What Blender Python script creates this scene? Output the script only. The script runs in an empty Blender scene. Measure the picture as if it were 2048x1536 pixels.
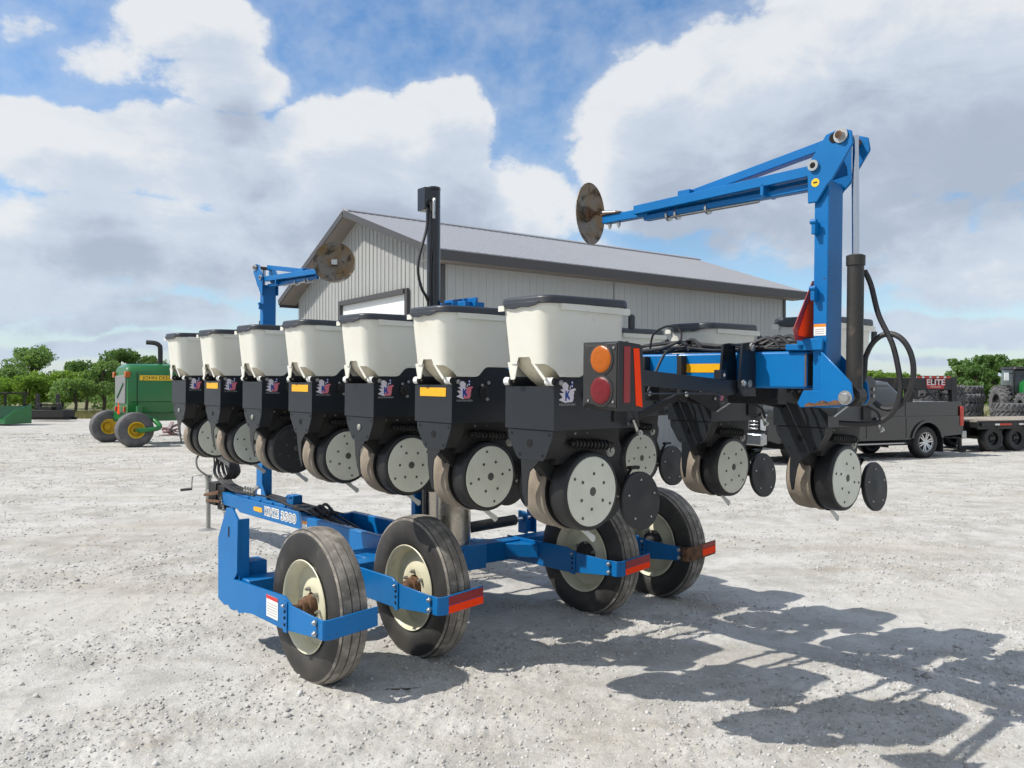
import bpy, math, random
import numpy as np
from mathutils import Matrix, Vector
R = math.radians
rnd = random.Random(7)
SC = bpy.context.scene
COL = SC.collection

# ------------------------------------------------------------ camera
cd = bpy.data.cameras.new('camera')
cam = bpy.data.objects.new('camera', cd)
COL.objects.link(cam)
cd.sensor_width = 36
cd.lens = 36 * 1650 / 2048
cd.clip_start = .05
cd.clip_end = 3000
cam.location = (0, 0, 1.74)
cam.rotation_euler = (R(90) + math.atan2(12, 1650), 0, 0)
SC.camera = cam
SC.render.resolution_x, SC.render.resolution_y = 1024, 768
SC.view_settings.view_transform = 'Standard'
SC.view_settings.look = 'None'
SC.view_settings.exposure = 0.15
SC.view_settings.gamma = 1

# ------------------------------------------------------------ sun and sky
SUN_EL, SUN_AZ = 49, -100          # azimuth from +Y towards +X
sd = bpy.data.lights.new('sun', 'SUN')
sd.energy = 4.3
sd.angle = R(.55)
sd.color = (1, .95, .87)
so = bpy.data.objects.new('sun', sd)
COL.objects.link(so)
sdir = Vector((math.sin(R(SUN_AZ)) * math.cos(R(SUN_EL)), math.cos(R(SUN_AZ)) * math.cos(R(SUN_EL)), math.sin(R(SUN_EL))))
so.rotation_euler = sdir.to_track_quat('Z', 'Y').to_euler()
so.location = sdir * 60


class NT:
    """short-hand for building node trees"""
    def __init__(s, tree):
        s.t = tree

    def n(s, typ, ins=None, **kw):
        nd = s.t.nodes.new(typ)
        for k, v in kw.items():
            setattr(nd, k, v)
        for k, v in (ins or {}).items():
            sock = nd.inputs[k]
            if isinstance(v, bpy.types.NodeSocket):
                s.t.links.new(v, sock)
            else:
                sock.default_value = v
        return nd

    def m(s, op, a, b=None, c=None, clamp=False):
        ins = {0: a}
        if b is not None:
            ins[1] = b
        if c is not None:
            ins[2] = c
        return s.n('ShaderNodeMath', ins, operation=op, use_clamp=clamp).outputs[0]

    def ss(s, x, lo, hi):
        return s.n('ShaderNodeMapRange', {0: x, 1: lo, 2: hi, 3: 0.0, 4: 1.0}, interpolation_type='SMOOTHSTEP').outputs[0]

    def mix(s, f, a, b, blend='MIX'):
        nd = s.n('ShaderNodeMix', data_type='RGBA', blend_type=blend)
        for k, v in ((0, f), (6, a), (7, b)):
            if isinstance(v, bpy.types.NodeSocket):
                s.t.links.new(v, nd.inputs[k])
            else:
                nd.inputs[k].default_value = v if k == 0 else (*v[:3], 1)
        return nd.outputs[2]

    def noise(s, vec, scale, detail=4, rough=.55, dist=0):
        return s.n('ShaderNodeTexNoise', {'Vector': vec, 'Scale': scale, 'Detail': detail, 'Roughness': rough, 'Distortion': dist}).outputs[0]


W = bpy.data.worlds.new('World')
SC.world = W
W.use_nodes = True
W.node_tree.nodes.clear()


def build_world():
    # cloud banks given as (azimuth, elevation, half width, half height, weight) in radians of direction
    def D(x, y, rx, ry, wt):
        return (math.atan((x - 1024) / 1650), math.atan((780 - y) / 1650), rx / 1650, ry / 1650, wt)
    banks = [D(390, 95, 165, 95, .95), D(450, 185, 150, 75, .8), D(250, 170, 130, 50, .35),
             D(680, 320, 165, 145, 1.1), D(870, 305, 150, 130, 1.1), D(760, 400, 420, 130, 1.0),
             D(180, 365, 250, 95, .95), D(430, 345, 240, 120, .8), D(250, 510, 380, 90, .8), D(640, 540, 300, 90, .6),
             D(1300, 275, 200, 175, 1.05), D(1560, 230, 320, 190, 1.1), D(1900, 250, 420, 220, 1.1), D(1500, 400, 420, 110, .9),
             D(1000, 420, 220, 110, .7), D(1800, 40, 330, 80, .5), D(1500, 60, 160, 40, .3), D(1720, 480, 380, 100, .55), D(1180, 520, 120, 50, .4),
             D(1950, 560, 300, 80, .55), D(60, 590, 300, 60, .55), D(40, 700, 500, 28, .5), D(300, 640, 300, 40, .45), D(1850, 660, 300, 38, .5), D(1980, 720, 300, 22, .45),
             D(60, 130, 80, 40, .28), D(1250, 100, 60, 25, .25)]
    g = bpy.data.node_groups.new('cloud_density', 'ShaderNodeTree')
    g.interface.new_socket('Dir', in_out='INPUT', socket_type='NodeSocketVector')
    g.interface.new_socket('Lift', in_out='INPUT', socket_type='NodeSocketFloat')
    g.interface.new_socket('Shift', in_out='INPUT', socket_type='NodeSocketFloat')
    g.interface.new_socket('Density', in_out='OUTPUT', socket_type='NodeSocketFloat')
    t = NT(g)
    gi = t.n('NodeGroupInput')
    go = t.n('NodeGroupOutput')
    sep = t.n('ShaderNodeSeparateXYZ', {0: gi.outputs[0]})
    az = t.m('ADD', t.m('ARCTAN2', sep.outputs[0], sep.outputs[1]), gi.outputs[2])
    el = t.m('ADD', t.m('ARCSINE', sep.outputs[2]), gi.outputs[1])
    vec = t.n('ShaderNodeCombineXYZ', {0: az, 1: t.m('MULTIPLY', el, 1.25), 2: 0.0}).outputs[0]
    w1 = t.n('ShaderNodeTexNoise', {'Vector': vec, 'Scale': 5.0, 'Detail': 5.0, 'Roughness': .55})
    ws = t.n('ShaderNodeSeparateColor', {0: w1.outputs['Color']})
    az2 = t.m('ADD', az, t.m('MULTIPLY', t.m('SUBTRACT', ws.outputs[0], .5), .12))
    el2 = t.m('ADD', el, t.m('MULTIPLY', t.m('SUBTRACT', ws.outputs[1], .5), .10))
    acc = None
    v2 = t.n('ShaderNodeCombineXYZ', {0: az2, 1: el2, 2: 0.0}).outputs[0]
    for a, e, rx, ry, wt in banks:
        k = math.sqrt(wt)
        dv = t.n('ShaderNodeVectorMath', {0: v2, 1: (k / rx, k / ry, 0), 2: (-a * k / rx, -e * k / ry, 0)}, operation='MULTIPLY_ADD').outputs[0]
        q = t.n('ShaderNodeVectorMath', {0: dv, 1: dv}, operation='DOT_PRODUCT').outputs['Value']
        v = t.m('SUBTRACT', wt, q)
        acc = v if acc is None else t.m('MAXIMUM', acc, v)
    acc = t.m('MAXIMUM', acc, 0.0)
    # sky out of view (behind the camera): cloud added to lift ambient light
    far = t.ss(t.m('ABSOLUTE', az), .75, 1.1)
    other = t.m('MULTIPLY', t.m('MULTIPLY', t.ss(t.noise(vec, 2.2, 3), .30, .6), far), .9)
    acc = t.m('MAXIMUM', acc, other)
    n1 = t.noise(vec, 9.0, 9, .60)
    n2 = t.n('ShaderNodeTexNoise', {'Vector': vec, 'Scale': 30.0, 'Detail': 5.0, 'Roughness': .62}).outputs[0]
    d = t.m('ADD', acc, t.m('MULTIPLY', t.m('SUBTRACT', n1, .5), .95))
    d = t.m('ADD', d, t.m('MULTIPLY', t.m('SUBTRACT', n2, .5), .46))
    g.links.new(d, go.inputs[0])

    t = NT(W.node_tree)
    tc = t.n('ShaderNodeTexCoord')
    sky = t.n('ShaderNodeTexSky', sky_type='NISHITA', sun_disc=False)
    sky.sun_elevation = R(SUN_EL)
    sky.sun_rotation = R(SUN_AZ)
    sky.air_density = 1.0
    sky.dust_density = .6
    sky.ozone_density = 2.2

    def grp(lift, shift=0.0):
        nd = t.n('ShaderNodeGroup')
        nd.node_tree = g
        t.t.links.new(tc.outputs['Generated'], nd.inputs[0])
        nd.inputs[1].default_value = lift
        nd.inputs[2].default_value = shift
        return nd.outputs[0]
    d0, d1, d2 = grp(0), grp(.040, -.02), grp(.10, -.03)
    mask = t.m('MULTIPLY', t.ss(d0, .05, .38), .95)
    veil = t.m('MULTIPLY', t.ss(d0, -.35, .30), .36)
    mask = t.m('MAXIMUM', mask, veil)
    # under a thick bank the cloud is grey, towards its sunlit upper edge it is white
    sh = t.m('ADD', t.m('MULTIPLY', t.ss(d1, .10, 1.05), .50), t.m('MULTIPLY', t.ss(d2, .15, 1.1), .42), clamp=True)
    sepd = t.n('ShaderNodeSeparateXYZ', {0: tc.outputs['Generated']})
    low = t.ss(sepd.outputs[2], .26, .05)
    sh = t.m('ADD', sh, t.m('MULTIPLY', low, .24), clamp=True)
    mp = t.n('ShaderNodeMapping', {'Vector': tc.outputs['Generated'], 'Scale': (1, 1, 2.2)}).outputs[0]
    puff = t.m('SUBTRACT', t.n('ShaderNodeTexNoise', {'Vector': mp, 'Scale': 7.5, 'Detail': 7.0, 'Roughness': .6, 'Distortion': .5}).outputs[0], .5)
    sh = t.m('ADD', sh, t.m('MULTIPLY', puff, 1.15), clamp=True)
    ccol = t.mix(t.ss(sh, 0.0, .42), (.755, .77, .785), (.575, .635, .72))
    ccol = t.mix(t.ss(sh, .35, 1.0), ccol, (.40, .455, .545))
    hz = t.ss(sepd.outputs[2], .20, -.01)
    skyc = t.n('ShaderNodeHueSaturation', {'Saturation': 1.32, 'Value': .96, 'Color': sky.outputs[0]}).outputs[0]
    b1 = t.n('ShaderNodeBackground', {'Color': skyc, 'Strength': .150})
    b2 = t.n('ShaderNodeBackground', {'Color': ccol, 'Strength': 1.0})
    haze = t.n('ShaderNodeBackground', {'Color': (.44, .56, .72, 1), 'Strength': 1.0})
    m1 = t.n('ShaderNodeMixShader', {0: mask})
    t.t.links.new(b1.outputs[0], m1.inputs[1])
    t.t.links.new(b2.outputs[0], m1.inputs[2])
    m2 = t.n('ShaderNodeMixShader', {0: t.m('MULTIPLY', t.m('POWER', hz, 2.0), .45)})
    t.t.links.new(m1.outputs[0], m2.inputs[1])
    t.t.links.new(haze.outputs[0], m2.inputs[2])
    out = t.n('ShaderNodeOutputWorld')
    t.t.links.new(m2.outputs[0], out.inputs[0])


build_world()
SC.cycles.max_bounces = 5
SC.cycles.diffuse_bounces = 2
SC.cycles.glossy_bounces = 2
SC.cycles.transmission_bounces = 3
SC.cycles.caustics_reflective = False
SC.cycles.caustics_refractive = False
SC.cycles.use_adaptive_sampling = True
SC.cycles.adaptive_threshold = .03
SC.cycles.use_denoising = True
W.cycles.sampling_method = 'MANUAL'
W.cycles.sample_map_resolution = 512


# ------------------------------------------------------------ materials
def mat(name, col, rough=.5, metal=0, var=None, vscale=6, vamt=.5, dirt=None, dscale=3, dlo=.5, dhi=.75, bump=0, bscale=60, spec=.5, coat=0, emit=0, rvar=0, sss=0, trans=0, chips=None):
    m = bpy.data.materials.new(name)
    m.use_nodes = True
    t = NT(m.node_tree)
    p = m.node_tree.nodes['Principled BSDF']
    tc = t.n('ShaderNodeTexCoord').outputs['Object']
    oi = t.n('ShaderNodeObjectInfo').outputs['Random']
    tc = t.n('ShaderNodeVectorMath', {0: tc, 1: t.m('MULTIPLY', oi, 53.0)}, operation='ADD').outputs[0]
    c = None
    if var:
        c = t.mix(t.m('MULTIPLY', t.ss(t.noise(tc, vscale, 5), .35, .7), vamt), col, var)
    if dirt:
        f = t.ss(t.noise(tc, dscale, 7, .65), dlo, dhi)
        c = t.mix(f, c if c is not None else col, dirt)
        t.t.links.new(t.m('ADD', t.m('MULTIPLY', f, .4), rough, clamp=True), p.inputs['Roughness'])
    else:
        if rvar:
            t.t.links.new(t.m('ADD', t.m('MULTIPLY', t.noise(tc, 9, 4), rvar), rough - rvar * .5, clamp=True), p.inputs['Roughness'])
        else:
            p.inputs['Roughness'].default_value = rough
    if chips:
        f = t.m('MULTIPLY', t.ss(t.noise(tc, 38, 3, .5), .69, .73), t.ss(t.noise(tc, 3.3, 2), .50, .62))
        c = t.mix(f, c if c is not None else col, chips)
    if c is not None:
        t.t.links.new(c, p.inputs['Base Color'])
    else:
        p.inputs['Base Color'].default_value = (*col, 1)
    p.inputs['Metallic'].default_value = metal
    p.inputs['Specular IOR Level'].default_value = spec
    p.inputs['Coat Weight'].default_value = coat
    p.inputs['Coat Roughness'].default_value = .08
    if sss:
        p.inputs['Subsurface Weight'].default_value = sss
        p.inputs['Subsurface Radius'].default_value = (.02, .016, .01)
    if trans:
        p.inputs['Transmission Weight'].default_value = trans
    if bump:
        b = t.n('ShaderNodeBump', {'Strength': bump, 'Distance': .01, 'Height': t.noise(tc, bscale, 4)})
        t.t.links.new(b.outputs[0], p.inputs['Normal'])
    return m


M = {}
M['blue'] = mat('blue_paint', (.0004, .148, .42), .42, var=(.002, .115, .34), vscale=2.5, vamt=.6, dirt=(.05, .11, .18), dscale=6, dlo=.64, dhi=.98, bump=.06, bscale=25, spec=.3, coat=.06, chips=(.055, .04, .032))
M['black'] = mat('black_paint', (.0105, .0135, .0180), .38, var=(.016, .0195, .025), vscale=4, dirt=(.05, .048, .046), dscale=6, dlo=.60, dhi=.95, bump=.04, bscale=40)
M['shank'] = mat('dusty_black_steel', (.011, .0105, .0105), .6, dirt=(.06, .052, .043), dscale=7, dlo=.52, dhi=.9, bump=.15, bscale=50)
M['cream'] = mat('cream_plastic', (.725, .72, .65), .42, var=(.68, .665, .575), vscale=5, vamt=.7, dirt=(.47, .43, .34), dscale=7, dlo=.565, dhi=.95, sss=.12)
M['creamin'] = mat('cream_plastic_shaded_stained', (.68, .63, .49), .5, var=(.50, .42, .27), vscale=9, vamt=.7)  # stained cream, also darkened in colour for the shade inside the funnel
M['disc'] = mat('cream_wheel_paint', (.66, .665, .57), .45, var=(.56, .56, .46), vscale=6, vamt=.6, dirt=(.30, .27, .21), dscale=10, dlo=.68, dhi=.95)
M['wheelbolt'] = mat('dull_grey_bolt', (.10, .10, .085), .55, metal=.4)
M['lid'] = mat('charcoal_plastic', (.030, .034, .043), .45, var=(.05, .053, .06), vscale=7, dirt=(.14, .13, .115), dscale=10, dlo=.6, dhi=.9, bump=.08, bscale=30)
M['rubber'] = mat('black_rubber', (.013, .013, .014), .5, var=(.026, .025, .024), vscale=6, dirt=(.10, .09, .075), dscale=9, dlo=.62, dhi=.95, bump=.08, bscale=60)
M['sunlitdusty'] = mat('sunlit_dusty_rubber', (.30, .255, .205), .9, var=(.20, .165, .125), vscale=5, vamt=.9, dirt=(.07, .06, .05), dscale=12, dlo=.60, dhi=.85, bump=.2, bscale=70)
M['tread'] = mat('worn_grey_tread', (.15, .135, .118), .9, var=(.28, .255, .22), vscale=7, vamt=.95, dirt=(.36, .33, .29), dscale=14, dlo=.47, dhi=.72, bump=.3, bscale=80)
M['sidewall'] = mat('tyre_sidewall', (.017, .0165, .0165), .55, var=(.062, .056, .05), vscale=3, vamt=.9, dirt=(.19, .17, .145), dscale=6, dlo=.60, dhi=.88, bump=.1, bscale=60)
M['rimcream'] = mat('cream_rim_paint', (.72, .69, .52), .4, var=(.56, .51, .34), vscale=4, vamt=.6, dirt=(.30, .20, .09), dscale=6, dlo=.62, dhi=.85)
M['rust'] = mat('rusty_steel', (.10, .052, .028), .8, var=(.20, .10, .05), vscale=14, vamt=.8, dirt=(.03, .025, .022), dscale=20, dlo=.5, dhi=.7, bump=.3)
M['steel'] = mat('zinc_steel', (.52, .52, .50), .35, metal=.9, dirt=(.2, .18, .15), dscale=30, dlo=.55, dhi=.8)
M['discsteel'] = mat('rusted_marker_disc', (.20, .18, .155), .5, metal=.35, var=(.21, .125, .045), vscale=9, vamt=.95, dirt=(.075, .055, .035), dscale=14, dlo=.48, dhi=.66, bump=.25, bscale=40)
M['chrome'] = mat('polished_steel', (.44, .40, .345), .24, metal=1, dirt=(.30, .255, .20), dscale=7, dlo=.45, dhi=.8)
M['rod'] = mat('hydraulic_rod', (.62, .62, .63), .15, metal=1)
M['barrel'] = mat('cylinder_barrel_paint', (.026, .024, .022), .5, dirt=(.13, .10, .075), dscale=9, dlo=.52, dhi=.72, bump=.15, bscale=60)
M['poleblack'] = mat('gloss_black_paint', (.008, .009, .011), .25, coat=.4)
M['hose'] = mat('black_hose', (.016, .016, .018), .5, dirt=(.07, .065, .06), dscale=10, dlo=.5, dhi=.9)
M['white'] = mat('white_nylon', (.78, .78, .76), .4, dirt=(.4, .38, .34), dscale=20, dlo=.6, dhi=.9)
M['firmer'] = mat('pale_poly_plate', (.62, .64, .62), .4, var=(.5, .5, .47), sss=.1)
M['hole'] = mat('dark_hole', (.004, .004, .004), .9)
M['yellow'] = mat('yellow_reflector', (.80, .42, .01), .35, var=(.7, .34, .005), vscale=60)
M['amber'] = mat('amber_lens', (.40, .095, .002), .25, spec=.4, bump=.25, bscale=90)
M['redlens'] = mat('red_lens', (.15, .010, .014), .28, spec=.35, bump=.25, bscale=120)
M['fluoro'] = mat('fluorescent_orange_film', (1.0, .055, .003), .6, spec=.2)
M['darkred'] = mat('dark_red_reflector', (.28, .018, .02), .3, bump=.1, bscale=150)
M['labelwhite'] = mat('white_decal', (.78, .78, .76), .5)
M['labelorange'] = mat('orange_decal', (.72, .24, .01), .5)
M['labelred'] = mat('red_decal', (.58, .03, .03), .5)
M['pink'] = mat('pink_decal', (.70, .19, .24), .5)
M['decalwhite'] = mat('lilac_white_decal', (.72, .67, .74), .5)
M['decalblue'] = mat('navy_decal', (.01, .06, .30), .5)
M['decalgrey'] = mat('grey_print', (.36, .36, .36), .6)
M['textblack'] = mat('black_print', (.01, .01, .012), .5)
M['galv'] = mat('galvanised_tube', (.36, .36, .33), .5, metal=.5, var=(.24, .24, .22), vscale=12, dirt=(.2, .14, .08), dscale=15, dlo=.6, dhi=.8)

M['siding'] = mat('light_grey_siding', (.43, .44, .43), .5, var=(.40, .41, .40), vscale=.7, vamt=.7, dirt=(.40, .38, .34), dscale=.6, dlo=.62, dhi=.95)
M['roofmetal'] = mat('grey_roof_metal', (.335, .34, .36), .45, var=(.315, .32, .34), vscale=.5, vamt=.5)
M['trim'] = mat('charcoal_trim', (.062, .06, .062), .5)
M['soffit'] = mat('taupe_soffit', (.22, .19, .17), .7)
M['doorwhite'] = mat('white_door_panel', (.80, .82, .82), .4)
M['jdgreen'] = mat('green_machine_paint', (.012, .155, .034), .3, var=(.011, .12, .03), vscale=1.2, dirt=(.13, .14, .09), dscale=3, dlo=.62, dhi=.95, coat=.3)
M['jdyellow'] = mat('yellow_machine_paint', (.80, .52, .02), .4, dirt=(.45, .30, .05), dscale=5, dlo=.72, dhi=1.0)
M['oldtyre'] = mat('faded_grey_tyre', (.085, .085, .09), .75, var=(.16, .155, .155), vscale=4, vamt=.7, bump=.15, bscale=30)
M['greymesh'] = mat('grey_mesh_screen', (.20, .21, .21), .6, bump=.4, bscale=120)
M['carpaint'] = mat('carbon_grey_car_paint', (.020, .021, .024), .22, metal=.15, coat=.9, dirt=(.06, .056, .052), dscale=1.2, dlo=.6, dhi=1.1)
M['glass'] = mat('dark_window_glass', (.02, .024, .028), .05, spec=.7, coat=.3)
M['chromeplate'] = mat('bright_chrome', (.42, .43, .45), .2, metal=1)
M['tail'] = mat('red_tail_lamp', (.52, .03, .015), .2, coat=.4)
M['headlamp'] = mat('clear_head_lamp', (.62, .66, .70), .1, metal=.6)
M['alloy'] = mat('machined_alloy', (.62, .63, .64), .25, metal=.9)
M['plasticblack'] = mat('black_trim_plastic', (.02, .02, .021), .55, dirt=(.10, .09, .08), dscale=4, dlo=.5, dhi=.9)
M['planks'] = mat('weathered_planks', (.36, .31, .25), .8, var=(.25, .215, .17), vscale=3, vamt=.8, bump=.3, bscale=20)
M['trailer'] = mat('black_trailer_paint', (.014, .014, .015), .4, dirt=(.12, .105, .09), dscale=2, dlo=.56, dhi=.9)
M['redtape'] = mat('red_tape', (.62, .05, .015), .4)
M['bark'] = mat('grey_brown_bark', (.09, .072, .055), .9, var=(.05, .04, .03), vscale=5, bump=.5, bscale=12)
M['mud'] = mat('dark_mud', (.075, .06, .048), .95, var=(.15, .125, .10), vscale=8, bump=.6, bscale=30)
M['pinkgrey'] = mat('faded_grey_red_metal', (.30, .26, .27), .6, var=(.32, .10, .10), vscale=4, vamt=.9)


def leafmat(name, a, b):
    m = bpy.data.materials.new(name)
    m.use_nodes = True
    t = NT(m.node_tree)
    p = m.node_tree.nodes['Principled BSDF']
    ge = t.n('ShaderNodeNewGeometry')
    tc = t.n('ShaderNodeTexCoord').outputs['Object']
    f = t.m('ADD', t.m('MULTIPLY', ge.outputs['Random Per Island'], .6), t.m('MULTIPLY', t.noise(tc, .6, 2), .5), clamp=True)
    t.t.links.new(t.mix(f, a, b), p.inputs['Base Color'])
    p.inputs['Roughness'].default_value = .55
    p.inputs['Specular IOR Level'].default_value = .25
    tr = t.n('ShaderNodeBsdfTranslucent', {'Color': (b[0] * 1.3, b[1] * 1.3, b[2] * .8, 1)})
    mx = t.n('ShaderNodeMixShader', {0: .4})
    t.t.links.new(p.outputs[0], mx.inputs[1])
    t.t.links.new(tr.outputs[0], mx.inputs[2])
    t.t.links.new(mx.outputs[0], m.node_tree.nodes['Material Output'].inputs[0])
    return m


M['leafdark'] = leafmat('dark_green_leaves', (.06, .125, .04), (.135, .235, .07))
M['leafmid'] = leafmat('hazed_green_leaves', (.10, .185, .06), (.20, .315, .105))  # pale bluish distance haze is mixed into this leaf green
M['leafyellow'] = leafmat('yellow_green_leaves', (.12, .22, .035), (.22, .35, .065))
M['grassblade'] = leafmat('pale_grass_blades', (.13, .14, .05), (.25, .22, .11))


def ground_mat():
    m = bpy.data.materials.new('crushed_limestone')
    m.use_nodes = True
    t = NT(m.node_tree)
    p = m.node_tree.nodes['Principled BSDF']
    tc = t.n('ShaderNodeTexCoord').outputs['Object']
    big = t.noise(tc, .35, 4, .6)
    mid = t.noise(tc, 2.2, 6, .65)
    fine = t.noise(tc, 45, 5, .75)
    vor = t.n('ShaderNodeTexVoronoi', {'Vector': tc, 'Scale': 85.0, 'Randomness': 1.0})
    vs = t.n('ShaderNodeSeparateColor', {0: vor.outputs['Color']}).outputs[0]
    vor2 = t.n('ShaderNodeTexVoronoi', {'Vector': tc, 'Scale': 40.0, 'Randomness': 1.0})
    vs2 = t.n('ShaderNodeSeparateColor', {0: vor2.outputs['Color']}).outputs[0]
    stretch = t.n('ShaderNodeMapping', {'Vector': tc, 'Rotation': (0, 0, R(28)), 'Scale': (.25, 1.6, 1)})
    tracks = t.noise(stretch.outputs[0], 1.1, 5, .6)
    c = t.mix(t.ss(mid, .34, .64), (.45, .435, .40), (.66, .645, .615))
    c = t.mix(t.m('MULTIPLY', t.ss(big, .48, .68), .5), c, (.49, .44, .365))
    c = t.mix(t.m('MULTIPLY', t.ss(tracks, .52, .72), .5), c, (.40, .35, .28))
    c = t.mix(t.m('MULTIPLY', t.ss(vs, .25, .95), .32), c, (.72, .705, .675))
    c = t.mix(t.m('MULTIPLY', t.ss(vs2, .78, .97), .30), c, (.36, .335, .29))
    c = t.mix(t.m('MULTIPLY', t.ss(fine, .54, .74), .42), c, (.27, .245, .205))
    # pale wheel-compacted bands and darker loose margins
    cv = t.n('ShaderNodeMapping', {'Vector': tc, 'Rotation': (0, 0, R(-38)), 'Scale': (.16, .55, 1)})
    band = t.noise(cv.outputs[0], 1.0, 6, .62, 1.4)
    c = t.mix(t.m('MULTIPLY', t.ss(band, .48, .64), .40), c, (.70, .685, .645))
    c = t.mix(t.m('MULTIPLY', t.ss(band, .44, .33), .45), c, (.41, .37, .31))
    damp = t.noise(tc, .9, 5, .7)
    c = t.mix(t.m('MULTIPLY', t.ss(damp, .58, .72), .50), c, (.36, .31, .245))
    c = t.mix(1.0, c, (.80, .80, .795), 'MULTIPLY')
    t.t.links.new(c, p.inputs['Base Color'])
    p.inputs['Roughness'].default_value = .95
    p.inputs['Specular IOR Level'].default_value = .1
    hgt = t.m('ADD', t.m('MULTIPLY', vs, .35), t.m('ADD', t.m('MULTIPLY', fine, .8), t.m('ADD', t.m('MULTIPLY', mid, 1.8), t.m('MULTIPLY', t.noise(tc, 14, 5, .7), 1.0))))
    hgt = t.m('SUBTRACT', hgt, t.m('MULTIPLY', vor.outputs['Distance'], .5))
    b = t.n('ShaderNodeBump', {'Strength': .45, 'Distance': .010, 'Height': hgt})
    t.t.links.new(b.outputs[0], p.inputs['Normal'])
    return m


M['gravelground'] = ground_mat()
M['stone'] = mat('limestone_chips', (.60, .585, .55), .95, spec=.1)
_t = NT(M['stone'].node_tree)
_r = _t.n('ShaderNodeNewGeometry').outputs['Random Per Island']
_c = _t.mix(_t.ss(_r, 0.0, .6), (.33, .32, .30), (.50, .485, .455))
_c = _t.mix(_t.ss(_r, .6, 1.0), _c, (.58, .575, .57))
_t.t.links.new(_c, M['stone'].node_tree.nodes['Principled BSDF'].inputs['Base Color'])
M['field'] = mat('dry_grass_field', (.22, .20, .105), .95, var=(.13, .16, .05), vscale=.5, vamt=.9, bump=.5, bscale=6)


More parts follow.
